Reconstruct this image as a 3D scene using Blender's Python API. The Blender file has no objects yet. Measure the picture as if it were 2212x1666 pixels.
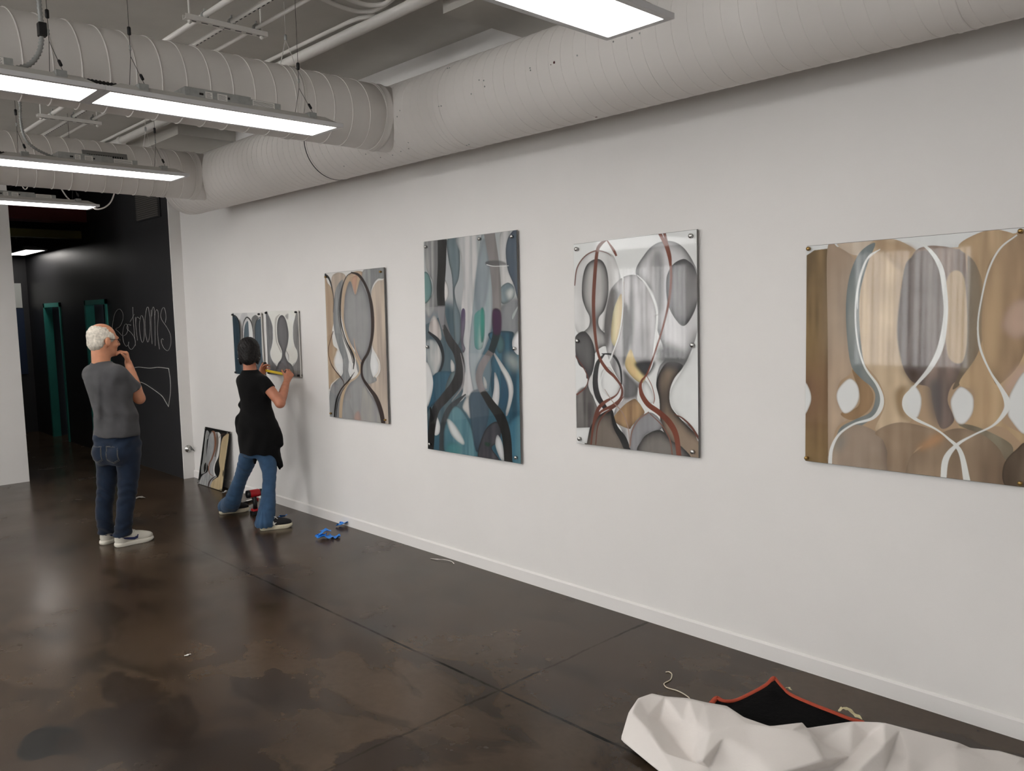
import bpy, bmesh, math, random
import numpy as np
from mathutils import Vector, Matrix

# ------------------------------------------------------------------ camera, world, exposure
SC = bpy.context.scene
COL = SC.collection
F_PX, W_PX, H_PX, CAM_H = 1767.6, 2212.0, 1666.0, 1.72
_y, _p, _r = np.radians([-46.184, -5.333, -1.308])
_fw = np.array([math.sin(_y), math.cos(_y), 0.0]); _ri = np.array([math.cos(_y), -math.sin(_y), 0.0]); _up = np.array([0, 0, 1.0])
_f2 = _fw * math.cos(_p) + _up * math.sin(_p); _u2 = _up * math.cos(_p) - _fw * math.sin(_p)
_r3 = _ri * math.cos(_r) + _u2 * math.sin(_r); _u3 = _u2 * math.cos(_r) - _ri * math.sin(_r)
CAM_R = np.array([_r3, -_u3, _f2]); CAM_O = np.array([0.0, 0.0, CAM_H])
cam_d = bpy.data.cameras.new('camera'); cam = bpy.data.objects.new('camera', cam_d); COL.objects.link(cam)
cam_d.sensor_fit = 'HORIZONTAL'; cam_d.sensor_width = 36.0; cam_d.lens = F_PX / W_PX * 36.0
cam_d.clip_start = 0.05; cam_d.clip_end = 100
cam.matrix_world = Matrix(((_r3[0], _u3[0], -_f2[0], 0), (_r3[1], _u3[1], -_f2[1], 0), (_r3[2], _u3[2], -_f2[2], CAM_H), (0, 0, 0, 1)))
SC.camera = cam
w = bpy.data.worlds.new('world'); SC.world = w; w.use_nodes = True
w.node_tree.nodes['Background'].inputs[0].default_value = (0.75, 0.85, 1.0, 1)
w.node_tree.nodes['Background'].inputs[1].default_value = 0.6
SC.view_settings.view_transform = 'Standard'; SC.view_settings.look = 'None'
SC.view_settings.exposure = 0.36; SC.view_settings.gamma = 1.0; SC.view_settings.use_curve_mapping = False
LAMP = 8.5          # radiance of the LED panels
SKY = 7.5            # radiance of the daylight outside the windows

def ray(px, py): return CAM_R.T @ np.array([(px - W_PX / 2) / F_PX, (py - H_PX / 2) / F_PX, 1.0])
def at(px, py, ax, v):                       # where the sight line through a pixel meets the plane axis = v
    d = ray(px, py); return CAM_O + d * ((v - CAM_O[ax]) / d[ax])

# ------------------------------------------------------------------ helpers
def lin(c):
    c = np.asarray(c, float) / 255.0
    return np.where(c <= 0.04045, c / 12.92, ((c + 0.055) / 1.055) ** 2.4)
def rgba(c): return tuple(lin(c)) + (1.0,)

def mat(name, c, rough=0.5, metal=0.0, spec=0.5, var=0.0, scale=6.0, bump=0.0, bscale=60.0, sheen=0.0, coat=0.0):
    m = bpy.data.materials.new(name); m.use_nodes = True; nt = m.node_tree; b = nt.nodes['Principled BSDF']
    b.inputs['Base Color'].default_value = rgba(c); b.inputs['Roughness'].default_value = rough
    b.inputs['Metallic'].default_value = metal; b.inputs['Specular IOR Level'].default_value = spec
    if sheen: b.inputs['Sheen Weight'].default_value = sheen
    if coat: b.inputs['Coat Weight'].default_value = coat; b.inputs['Coat Roughness'].default_value = 0.06
    tc = nt.nodes.new('ShaderNodeTexCoord')
    if var:
        n = nt.nodes.new('ShaderNodeTexNoise'); n.inputs['Scale'].default_value = scale; n.inputs['Detail'].default_value = 5
        nt.links.new(tc.outputs['Object'], n.inputs['Vector'])
        r = nt.nodes.new('ShaderNodeValToRGB'); cl = lin(c)
        r.color_ramp.elements[0].position = 0.3; r.color_ramp.elements[1].position = 0.7
        r.color_ramp.elements[0].color = tuple(cl * (1 - var)) + (1,); r.color_ramp.elements[1].color = tuple(np.minimum(cl * (1 + var), 1)) + (1,)
        nt.links.new(n.outputs['Fac'], r.inputs['Fac']); nt.links.new(r.outputs['Color'], b.inputs['Base Color'])
    if bump:
        n2 = nt.nodes.new('ShaderNodeTexNoise'); n2.inputs['Scale'].default_value = bscale; n2.inputs['Detail'].default_value = 4
        nt.links.new(tc.outputs['Object'], n2.inputs['Vector'])
        bp = nt.nodes.new('ShaderNodeBump'); bp.inputs['Strength'].default_value = bump; bp.inputs['Distance'].default_value = 0.01
        nt.links.new(n2.outputs['Fac'], bp.inputs['Height']); nt.links.new(bp.outputs['Normal'], b.inputs['Normal'])
    return m

def emit(name, c, s):
    m = bpy.data.materials.new(name); m.use_nodes = True; nt = m.node_tree; nt.nodes.clear()
    o = nt.nodes.new('ShaderNodeOutputMaterial'); e = nt.nodes.new('ShaderNodeEmission')
    e.inputs[0].default_value = tuple(c) + (1,); e.inputs[1].default_value = s
    nt.links.new(e.outputs[0], o.inputs[0]); return m

class MB:
    """collects boxes, tubes and lofts into one mesh"""
    def __init__(s): s.v = []; s.f = []; s.m = []; s.sm = []
    def add(s, V, F, m=0, smooth=False):
        o = len(s.v); s.v += [tuple(map(float, p)) for p in V]; s.f += [tuple(i + o for i in q) for q in F]
        s.m += [m] * len(F); s.sm += [smooth] * len(F)
    def box(s, x0, x1, y0, y1, z0, z1, m=0):
        x0, x1 = sorted((x0, x1)); y0, y1 = sorted((y0, y1)); z0, z1 = sorted((z0, z1))
        V = [(x, y, z) for z in (z0, z1) for y in (y0, y1) for x in (x0, x1)]
        s.add(V, [(0, 2, 3, 1), (4, 5, 7, 6), (0, 1, 5, 4), (2, 6, 7, 3), (0, 4, 6, 2), (1, 3, 7, 5)], m); return s
    def hexa(s, bot, top, m=0):              # two quads, counter-clockwise seen from above
        s.add(list(bot) + list(top), [(3, 2, 1, 0), (4, 5, 6, 7), (0, 1, 5, 4), (1, 2, 6, 5), (2, 3, 7, 6), (3, 0, 4, 7)], m); return s
    def tube(s, pts, r, n=10, m=0, caps=True, smooth=True):
        pts = [np.asarray(p, float) for p in pts]; rs = r if hasattr(r, '__len__') else [r] * len(pts)
        T = [pts[min(i + 1, len(pts) - 1)] - pts[max(i - 1, 0)] for i in range(len(pts))]
        T = [t / (np.linalg.norm(t) + 1e-12) for t in T]
        a = np.array([0, 0, 1.0]) if abs(T[0][2]) < 0.9 else np.array([1.0, 0, 0])
        N = np.cross(T[0], a); N /= np.linalg.norm(N); V = []; 
        for p, t, q in zip(pts, T, rs):
            N = N - t * (N @ t); N /= (np.linalg.norm(N) + 1e-12); B = np.cross(t, N)
            V += [p + q * (N * math.cos(k * 2 * math.pi / n) + B * math.sin(k * 2 * math.pi / n)) for k in range(n)]
        F = [(i * n + k, i * n + (k + 1) % n, (i + 1) * n + (k + 1) % n, (i + 1) * n + k) for i in range(len(pts) - 1) for k in range(n)]
        s.add(V, F, m, smooth)
        if caps:
            o = len(s.v) - len(V); s.f += [tuple(o + k for k in range(n))[::-1], tuple(len(s.v) - n + k for k in range(n))]; s.m += [m, m]; s.sm += [False, False]
        return s
    def lathe(s, prof, o, ax=(0, 0, 1), n=20, m=0, smooth=True):   # profile of (radius, height) along an axis
        ax = np.asarray(ax, float); ax /= np.linalg.norm(ax); o = np.asarray(o, float)
        a = np.array([0, 0, 1.0]) if abs(ax[2]) < 0.9 else np.array([1.0, 0, 0]); N = np.cross(ax, a); N /= np.linalg.norm(N); B = np.cross(ax, N)
        V = [o + ax * h + max(r, 1e-5) * (N * math.cos(k * 2 * math.pi / n) + B * math.sin(k * 2 * math.pi / n)) for r, h in prof for k in range(n)]
        F = [(i * n + k, i * n + (k + 1) % n, (i + 1) * n + (k + 1) % n, (i + 1) * n + k) for i in range(len(prof) - 1) for k in range(n)]
        F += [tuple(range(n))[::-1], tuple((len(prof) - 1) * n + k for k in range(n))]
        s.add(V, F, m, smooth); s.sm[-1] = s.sm[-2] = False; return s
    def build(s, name, mats, parent=None, loc=None):
        me = bpy.data.meshes.new(name); me.from_pydata(s.v, [], s.f); me.validate()
        for q in (mats if isinstance(mats, (list, tuple)) else [mats]): me.materials.append(q)
        if len(me.polygons) == len(s.f):
            me.polygons.foreach_set('material_index', s.m); me.polygons.foreach_set('use_smooth', s.sm)
        me.update(); return link(name, me, parent, loc)

def link(name, me, parent=None, loc=None):
    o = bpy.data.objects.new(name, me); COL.objects.link(o)
    if parent is not None:
        o.parent = parent; o.matrix_parent_inverse = parent.matrix_world.inverted() if loc is None else Matrix()
    if loc is not None: o.location = loc
    return o
def tag(o, label, cat, group=None):
    o['label'] = label; o['category'] = cat
    if group: o['group'] = group
    return o
def thing(name, label, cat, loc=(0, 0, 0), rz=0.0, group=None):
    o = bpy.data.objects.new(name, None); COL.objects.link(o); o.empty_display_size = 0.05
    o.matrix_world = Matrix.Translation(loc) @ Matrix.Rotation(rz, 4, 'Z')
    o.location = loc; o.rotation_euler = (0, 0, rz)
    return tag(o, label, cat, group)
def struct(mb, name, mats):
    o = mb.build(name, mats); o['kind'] = 'structure'; return o
def copy_tree(src, loc):
    r = src.copy(); COL.objects.link(r); r.location = loc
    for ch in src.children:
        c = ch.copy(); COL.objects.link(c); c.parent = r
        for g in ch.children:
            d = g.copy(); COL.objects.link(d); d.parent = c
    return r
def bevel(o, wdt, seg=2):
    b = o.modifiers.new('bevel', 'BEVEL'); b.width = wdt; b.segments = seg; b.limit_method = 'ANGLE'; return o
def spline(P, n=8, closed=False):            # Catmull-Rom through the points
    P = np.asarray(P, float); N = len(P); out = []
    for i in range(N if closed else N - 1):
        if closed: a, b, c, d = P[(i - 1) % N], P[i], P[(i + 1) % N], P[(i + 2) % N]
        else: b, c = P[i], P[i + 1]; a = P[i - 1] if i else 2 * b - c; d = P[i + 2] if i + 2 < N else 2 * c - b
        for k in range(n):
            t = k / n; out.append(0.5 * (2 * b + (c - a) * t + (2 * a - 5 * b + 4 * c - d) * t * t + (3 * b - a - 3 * c + d) * t ** 3))
    if not closed: out.append(P[-1])
    return np.array(out)

# ------------------------------------------------------------------ materials of the room
M = {}
M['wall'] = mat('white wall paint', (232, 230, 228), 0.75, spec=0.25, var=0.012, scale=3, bump=0.03, bscale=140)
M['ceil'] = mat('ceiling paint', (206, 203, 197), 0.85, spec=0.2, var=0.03, scale=5, bump=0.06, bscale=50)
M['duct'] = mat('painted duct', (232, 228, 224), 0.55, spec=0.35, var=0.02, scale=2.5)
M['black'] = mat('black wall paint', (46, 46, 48), 0.42, spec=0.5, var=0.05, scale=4, bump=0.04, bscale=70)
M['pipe'] = mat('white painted pipe', (226, 223, 218), 0.5, spec=0.4)
M['rim'] = mat('white enamel rim', (222, 222, 224), 0.35, spec=0.5)
M['house'] = mat('fixture housing', (205, 203, 198), 0.45, spec=0.4)
M['galv'] = mat('galvanised steel', (168, 170, 168), 0.45, metal=0.25, var=0.12, scale=40)
M['steel'] = mat('brushed steel', (190, 190, 188), 0.25, metal=1.0)
M['brass'] = mat('dull brass', (160, 130, 80), 0.35, metal=1.0)
M['dark'] = mat('dark metal', (45, 45, 46), 0.45, metal=0.4)
M['wire'] = mat('wire rope', (80, 78, 74), 0.4, metal=0.8)
M['white'] = mat('white plastic', (235, 233, 228), 0.4)
M['ink_shade'] = mat('black print and hole shade', (25, 25, 25), 0.6)  # print, and the dark of slots and holes put into colour
M['teal'] = mat('teal door frame paint', (60, 150, 140), 0.4, var=0.05)
M['lamp'] = emit('lit diffuser', (1.0, 0.955, 0.905), LAMP)
M['sky'] = emit('daylight outside', (0.98, 0.97, 0.96), SKY)

def floor_material():
    m = bpy.data.materials.new('polished concrete'); m.use_nodes = True; nt = m.node_tree; L = nt.links.new; b = nt.nodes['Principled BSDF']
    N = nt.nodes.new; tc = N('ShaderNodeTexCoord'); P = tc.outputs['Object']
    def noise(sc, det=5, rough=0.55, dist=0.0, vec=P):
        n = N('ShaderNodeTexNoise'); n.inputs['Scale'].default_value = sc; n.inputs['Detail'].default_value = det
        n.inputs['Roughness'].default_value = rough; n.inputs['Distortion'].default_value = dist; L(vec, n.inputs['Vector']); return n.outputs['Fac']
    def ramp(x, stops):
        r = N('ShaderNodeValToRGB'); e = r.color_ramp.elements
        while len(e) < len(stops): e.new(0.5)
        for q, (p, c) in zip(e, stops): q.position = p; q.color = tuple(c) + (1,) if hasattr(c, '__len__') else (c, c, c, 1)
        L(x, r.inputs['Fac']); return r.outputs['Color']
    def mix(a, c, f, typ='MIX'):
        q = N('ShaderNodeMix'); q.data_type = 'RGBA'; q.blend_type = typ
        for s, x in ((6, a), (7, c), (0, f)):
            if hasattr(x, 'is_output'): L(x, q.inputs[s])
            else: q.inputs[s].default_value = x if s == 0 else tuple(x) + (1,)
        return q.outputs[2]
    def mth(op, a, c=0.0):
        q = N('ShaderNodeMath'); q.operation = op
        for i, x in enumerate((a, c)):
            if hasattr(x, 'is_output'): L(x, q.inputs[i])
            else: q.inputs[i].default_value = x
        return q.outputs[0]
    base = ramp(noise(0.8, 5, 0.55, 0.2), [(0.3, lin((52, 40, 30))), (0.5, lin((66, 53, 40))), (0.72, lin((82, 67, 53)))])
    mp = N('ShaderNodeMapping'); mp.inputs['Rotation'].default_value = (0, 0, 0.75); mp.inputs['Scale'].default_value = (1.0, 1.7, 1.0); L(P, mp.inputs['Vector'])
    blot = ramp(noise(2.3, 4, 0.55, 0.5, mp.outputs['Vector']), [(0.40, 0.42), (0.485, 1.0)])
    c = mix(base, blot, 0.62, 'MULTIPLY')
    fine = ramp(noise(28, 3, 0.6), [(0.3, 0.82), (0.7, 1.12)]); c = mix(c, fine, 0.4, 'MULTIPLY')
    # fine light and dark aggregate specks
    fine = None
    vo = N('ShaderNodeTexVoronoi'); vo.inputs['Scale'].default_value = 55; L(P, vo.inputs['Vector'])
    sp = mth('LESS_THAN', vo.outputs['Distance'], 0.085); sp = mth('MULTIPLY', sp, mth('GREATER_THAN', noise(23, 2), 0.60)); c = mix(c, lin((150, 140, 128)), mth('MULTIPLY', sp, 0.12))
    # saw-cut joints and hairline cracks, wandering a little
    sx = N('ShaderNodeSeparateXYZ'); L(P, sx.inputs[0]); X, Y = sx.outputs[0], sx.outputs[1]
    wob = mth('MULTIPLY', mth('SUBTRACT', noise(7, 5, 0.7), 0.5), 0.03)
    wid = mth('MULTIPLY', ramp(noise(3.0, 3), [(0.35, 0.7), (0.65, 1.0)]), 0.0085)
    def joint(v, at_, k=1.0): return mth('LESS_THAN', mth('ABSOLUTE', mth('ADD', mth('SUBTRACT', v, at_), mth('MULTIPLY', wob, k))), wid)
    j = mth('MAXIMUM', joint(Y, 2.405, 0.5), mth('MULTIPLY', joint(X, -2.637, 1.6), 0.75))
    j = mth('MULTIPLY', j, mth('MULTIPLY', ramp(mth('ADD', mth('MULTIPLY', X, 0.1), 0.9), [(0.30, 0.35), (0.42, 1.0)]), ramp(noise(6, 4), [(0.35, 0.35), (0.6, 1.0)])))
    c = mix(c, lin((10, 10, 11)), mth('MULTIPLY', j, 0.95))
    # dark staining along the joint
    near = mth('SUBTRACT', 1.0, mth('MULTIPLY', mth('ABSOLUTE', mth('SUBTRACT', Y, 2.42)), 7.0)); near = mth('MAXIMUM', near, 0.0)
    st = mth('MULTIPLY', near, ramp(noise(2.3, 3), [(0.45, 0.0), (0.7, 0.8)])); c = mix(c, lin((40, 42, 44)), st)
    # worn spots with their own outline
    for (px, py, rx, ry) in ((113, 1601, 0.16, 0.13), (250, 1590, 0.30, 0.2), (330, 1560, 0.3, 0.2), (590, 1495, 0.26, 0.16), (835, 1640, 0.2, 0.18), (290, 1500, 0.3, 0.12), (360, 1620, 0.25, 0.2), (480, 1640, 0.25, 0.2)):
        p = at(px, py, 2, 0.0)
        dx = mth('DIVIDE', mth('SUBTRACT', X, float(p[0])), rx); dy = mth('DIVIDE', mth('SUBTRACT', Y, float(p[1])), ry)
        d = mth('ADD', mth('ADD', mth('MULTIPLY', dx, dx), mth('MULTIPLY', dy, dy)), mth('MULTIPLY', mth('SUBTRACT', noise(6, 4), 0.5), 3.0))
        k = 0.9 if px == 113 else 0.7
        c = mix(c, lin((16, 18, 18)) if px == 113 else lin((36, 27, 21)), ramp(d, [(0.75, k), (1.0, 0.0)]))
    L(c, b.inputs['Base Color'])
    rr = ramp(noise(1.7, 5, 0.6), [(0.3, 0.19), (0.7, 0.29)]); L(rr, b.inputs['Roughness']); L(mth('MULTIPLY', mth('SUBTRACT', 1.0, mth('MULTIPLY', j, .8)), 0.29), b.inputs['Specular IOR Level'])
    bp = N('ShaderNodeBump'); bp.inputs['Strength'].default_value = 0.03; bp.inputs['Distance'].default_value = 0.003
    h = mth('SUBTRACT', mth('MULTIPLY', noise(40, 3), 0.5), mth('MULTIPLY', j, 1.2)); L(h, bp.inputs['Height']); L(bp.outputs[0], b.inputs['Normal'])
    return m
M['floor'] = floor_material()

# ------------------------------------------------------------------ the room
WY, CZ, XE = 3.53, 3.43, -8.62          # gallery wall, ceiling, far end of the gallery wall
Y0, X1, XF = -4.2, 4.2, -14.2           # window wall, wall behind the camera, end of the corridor
YB = 3.41                               # black corridor wall
struct(MB().box(XF - .2, X1 + .2, Y0 - .3, WY + .3, -.12, 0), 'floor', M['floor'])
struct(MB().box(-9.83, X1 + .2, Y0 - .3, WY + .2, CZ, CZ + .12), 'ceiling', M['ceil'])
struct(MB().box(XF - .2, -9.83, Y0 - .3, WY + .2, CZ, CZ + .12), 'ceiling_corridor', M['black'])
struct(MB().box(XE, X1 + .2, WY, WY + .16, 0, CZ), 'wall_right', M['wall'])
struct(MB().box(XE - .012, XE, YB, WY + .16, 0, CZ), 'wall_corner', M['wall'])
# skirting: slight lip on top, follows the wall
bb = MB(); pf = [(WY, 0), (WY - .012, 0), (WY - .012, .072), (WY - .004, .081), (WY, .081)]; bb.add([(x, y, z) for x in (XE, X1) for y, z in pf], [(i, (i + 1) % 5, 5 + (i + 1) % 5, 5 + i) for i in range(5)] + [(4, 3, 2, 1, 0), (5, 6, 7, 8, 9)])
struct(bb, 'baseboard_right', M['wall'])
DO = ((-11.50, -10.66), (-13.38, -12.56))          # door openings in the corridor wall
DZ = 1.955
bw = MB(); xs = [XE - .012, DO[0][1], DO[0][0], DO[1][1], DO[1][0], XF]
for i in (0, 2, 4): bw.box(xs[i + 1], xs[i], YB, YB + .26, 0, CZ)
for a_, c_ in DO: bw.box(a_, c_, YB, YB + .26, DZ, CZ)
struct(bw, 'wall_corridor', M['black'])
for n_, (a_, c_) in enumerate(DO):
    d_ = MB()
    for x0, x1, z0, z1 in ((a_, a_ + .055, 0, DZ), (c_ - .055, c_, 0, DZ), (a_, c_, DZ - .06, DZ)): d_.box(x0, x1, YB - .015, YB + .09, z0, z1)
    o = struct(d_, 'door_%d' % (n_ + 1), M['teal'])
    leaf = MB().box(a_ + .05, c_ - .05, YB + .2, YB + .25, 0.01, DZ - .055); leaf.build('door_leaf', M['black'], o)
    MB().lathe([(.012, 0), (.012, .04), (.028, .045), (.03, .06), (.02, .075)], (c_ - .14, YB + .2, 1.0), (0, -1, 0)).build('door_knob', M['dark'], o)
struct(MB().box(XF - .16, XF, Y0, WY + .2, 0, CZ), 'wall_far', M['black'])
struct(MB().box(-10.0, -9.83, Y0 - .2, 2.24, 0, CZ), 'wall_left', M['wall'])
struct(MB().box(XF, -10.0, 0.4, 0.55, 0, CZ), 'wall_partition', M['black'])
struct(MB().box(X1, X1 + .16, Y0 - .2, WY + .16, 0, CZ), 'wall_behind', M['wall'])
# window wall with its openings
WZ0, WZ1 = 0.80, 2.42
WIN = [(-9.2, -7.6), (-4.95, -3.38), (-.8, .1)]  # last one unseen, its width set for the light on the wall
TRZ = (2.66, 3.38)                     # unseen clerestory band above the windows, added for light from high up
TRX = [(-9.6, -7.4), (-7.2, -5.0), (-4.8, -2.6), (-2.4, -.2), (0.0, 2.0), (2.2, 4.0)]
ww = MB(); e_ = [-9.83]
for a_, c_ in WIN: e_ += [a_, c_]
e_.append(X1)
for i in range(0, len(e_), 2): ww.box(e_[i], e_[i + 1], Y0 - .2, Y0, 0, TRZ[0])
WH = [(WZ0, WZ1)] * 3
for (a_, c_), (z0_, z1_) in zip(WIN, WH): ww.box(a_, c_, Y0 - .2, Y0, 0, z0_); ww.box(a_, c_, Y0 - .2, Y0, z1_, TRZ[0])
t_ = -9.83
for a_, c_ in TRX: ww.box(t_, a_, Y0 - .2, Y0, TRZ[0], TRZ[1]); t_ = c_
ww.box(t_, X1, Y0 - .2, Y0, TRZ[0], TRZ[1]); ww.box(-9.83, X1, Y0 - .2, Y0, TRZ[1], CZ)
struct(ww, 'wall_window_side', M['wall'])
M['blind'] = mat('vertical blind fabric', (225, 222, 214), 0.8)
M['pane'] = bpy.data.materials.new('window glass'); M['pane'].use_nodes = True
_nt = M['pane'].node_tree; _nt.nodes.clear(); _o = _nt.nodes.new('ShaderNodeOutputMaterial'); _m = _nt.nodes.new('ShaderNodeMixShader'); _fr = _nt.nodes.new('ShaderNodeFresnel')
_t = _nt.nodes.new('ShaderNodeBsdfTransparent'); _g = _nt.nodes.new('ShaderNodeBsdfGlossy'); _g.inputs['Roughness'].default_value = 0.02
_ge = _nt.nodes.new('ShaderNodeNewGeometry'); _k = _nt.nodes.new('ShaderNodeMath'); _k.operation = 'MULTIPLY'; _v = _nt.nodes.new('ShaderNodeMath'); _v.operation = 'SUBTRACT'; _v.inputs[0].default_value = 1.0; _nt.links.new(_ge.outputs['Backfacing'], _v.inputs[1]); _nt.links.new(_fr.outputs[0], _k.inputs[0]); _nt.links.new(_v.outputs[0], _k.inputs[1])
_nt.links.new(_k.outputs[0], _m.inputs[0]); _nt.links.new(_t.outputs[0], _m.inputs[1]); _nt.links.new(_g.outputs[0], _m.inputs[2]); _nt.links.new(_m.outputs[0], _o.inputs[0])
for n_, (a_, c_) in enumerate(WIN):
    fr = MB(); WZ0, WZ1 = WH[n_]
    for x0, x1, z0, z1 in ((a_, a_ + .05, WZ0, WZ1), (c_ - .05, c_, WZ0, WZ1), (a_, c_, WZ0, WZ0 + .05), (a_, c_, WZ1 - .05, WZ1), ((a_ + c_) / 2 - .02, (a_ + c_) / 2 + .02, WZ0, WZ1)): fr.box(x0, x1, Y0 - .14, Y0 - .08, z0, z1)
    wo = struct(fr, 'window_%d' % (n_ + 1), M['white'])
    MB().box(a_ + .04, c_ - .04, Y0 - .115, Y0 - .108, WZ0 + .04, WZ1 - .04).build('window_pane', M['pane'], wo)
    sl = MB(); k = a_ + .06; rng = random.Random(n_)
    while k < c_ - .05:
        sl.box(k, k + rng.uniform(.012, .03), Y0 - .05, Y0 - .045, WZ0 + .02, WZ1 - .04); k += rng.uniform(.06, .10)
    sl.box(a_ + .02, c_ - .02, Y0 - .065, Y0 - .03, WZ1 - .05, WZ1 - .01)
    sl.build('blind', M['blind'], wo)
for n_, (a_, c_) in enumerate(TRX):
    fr = MB()
    for x0, x1, z0, z1 in ((a_, a_ + .04, *TRZ), (c_ - .04, c_, *TRZ), (a_, c_, TRZ[0], TRZ[0] + .04), (a_, c_, TRZ[1] - .04, TRZ[1])): fr.box(x0, x1, Y0 - .14, Y0 - .08, z0, z1)
    wo = struct(fr, 'window_%d' % (n_ + 4), M['white']); MB().box(a_ + .03, c_ - .03, Y0 - .115, Y0 - .108, TRZ[0] + .03, TRZ[1] - .03).build('window_pane', M['pane'], wo)  # added unseen windows, lighting the ducts and walls from high up
# the daylight outside the window wall
struct(MB().box(-12, 8, Y0 - 1.3, Y0 - 1.25, -.5, 4.5), 'sky', M['sky'])
# ceiling drops between the slab and the gallery wall
struct(MB().box(-3.51, -2.6, 2.92, WY, 3.305, CZ), 'trim_1', M['ceil'])
struct(MB().box(-8.9, -7.26, 3.0, WY, 3.305, CZ), 'trim_2', M['ceil'])

# ------------------------------------------------------------------ round ducts
def duct(name, label, p0, p1, r, pitch, bead, rings=(), saddle=False):
    """a spiral-seam duct between two points of an axis line (x or y direction)"""
    p0 = np.array(p0, float); p1 = np.array(p1, float); ax = (p1 - p0); Ln = np.linalg.norm(ax); ax /= Ln
    t = thing(name, label, 'duct', tuple(p0)); N = np.cross(ax, (0, 0, 1.0)); B = np.cross(ax, N)
    mb = MB(); n = 72; st = max(2, int(Ln / .25)); V = []
    for i in range(st + 1):
        c = p0 + ax * Ln * i / st; V += [c + r * (N * math.cos(k * 2 * math.pi / n) + B * math.sin(k * 2 * math.pi / n)) for k in range(n)]
    if saddle:                               # the end is cut to fit the round of the main duct
        for k in range(n): V[st * n + k] = np.array([V[st * n + k][0], MY - math.sqrt(MR * MR - (V[st * n + k][2] - MZ) ** 2) - .001, V[st * n + k][2]])
    mb.add(V, [(i * n + k, i * n + (k + 1) % n, (i + 1) * n + (k + 1) % n, (i + 1) * n + k) for i in range(st) for k in range(n)], 0, True)
    mb.f += [tuple(range(n))[::-1], tuple(st * n + k for k in range(n))]; mb.m += [0, 0]; mb.sm += [False, False]
    tn = (Ln - (.065 if saddle else 0)) / pitch; m = int(tn * 40)
    mb.tube([p0 + ax * tn * pitch * i / m + (r + bead * .2) * (N * math.cos(2 * math.pi * tn * i / m) + B * math.sin(2 * math.pi * tn * i / m)) for i in range(m + 1)], bead, 6)
    mb.build('duct_body', M['duct'], t)
    for a_, w_, h_ in rings:
        c = p0 + ax * (a_ - (p0 @ ax))
        rg = MB().lathe([(r, -w_ / 2), (r + h_, -w_ / 2), (r + h_ * .4, -w_ / 2 + .006), (r + h_ * .4, w_ / 2 - .006), (r + h_, w_ / 2), (r, w_ / 2)], c, ax, 72)
        rg.build('coupling_ring', M['duct'], t)
    return t
MR, MY, MZ, BR = .2395, 3.18, 2.890, .191
AX, BX = -4.213, -6.874
md = duct('main_duct', 'widest round white duct running along the top of the gallery wall', (-7.523, MY, MZ), (X1 - .02, MY, MZ), MR, .078, .0015,
          ((-5.04, .05, .003), (-3.626, .05, .003), (-1.018, .05, .003), (-7.426, .04, .003)))
MB().lathe([(.02, 0), (MR - .012, .006), (MR - .004, .02), (MR - .002, .05)], (-7.528, MY, MZ), (1, 0, 0), 72).build('end_cap', M['duct'], md)
for x_ in (-5.04,): MB().lathe([(MR, -.004), (MR + .0036, -.003), (MR + .0036, .003), (MR, .004)], (x_, MY, MZ), (1, 0, 0), 72).build('seam', M['dark'], md)
# paint splashes and screw heads on the main duct
M['splash'] = mat('dark red paint splash', (70, 8, 14), 0.5)
def on_main(px, py):
    d = ray(px, py); o = np.array([-MY, CAM_H - MZ]); dd = np.array([d[1], d[2]]); A = dd @ dd; Bq = o @ dd; C = o @ o - MR * MR
    t = (-Bq - math.sqrt(max(Bq * Bq - A * C, 0))) / A; p = CAM_O + d * t; return p, np.array([0, p[1] - MY, p[2] - MZ]) / MR
for px, py, r in ((1197, 135, .0065), (1190, 140, .0025), (1288, 253, .007)):
    p, n_ = on_main(px, py); MB().lathe([(r, -.001), (r * .9, .0008), (r * .4, .0012)], p, n_, 12).build('paint_splash', M['splash'], md)
for px, py in ((948, 230), (953, 229), (967, 148), (971, 147), (1008, 314), (1013, 312), (1045, 174), (1047, 187), (1035, 173), (1018, 203), (1146, 152), (1145, 147), (1247, 120), (1382, 72), (1325, 90), (1365, 82), (858, 252), (864, 239), (882, 308), (883, 321), (866, 327), (848, 335), (822, 340), (790, 333), (743, 359)):
    p, n_ = on_main(px, py); MB().lathe([(.004, -.001), (.004, .002), (.002, .0035)], p, n_, 8).build('screw_head', M['galv'], md)
da = duct('branch_duct', 'near round branch duct above the lit panels, joining the main duct', (AX, Y0 + .02, MZ), (AX, 3.0, MZ), BR, .118, .0040, ((2.92, .05, .006), (2.346, .03, .004)), saddle=True)
db = duct('branch_duct', 'far round branch duct with a slotted grille, above the dark corridor opening', (BX, Y0 + .02, MZ), (BX, 3.0, MZ), BR, .118, .0040, ((2.92, .05, .006), (2.666, .03, .004)), saddle=True)
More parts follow.
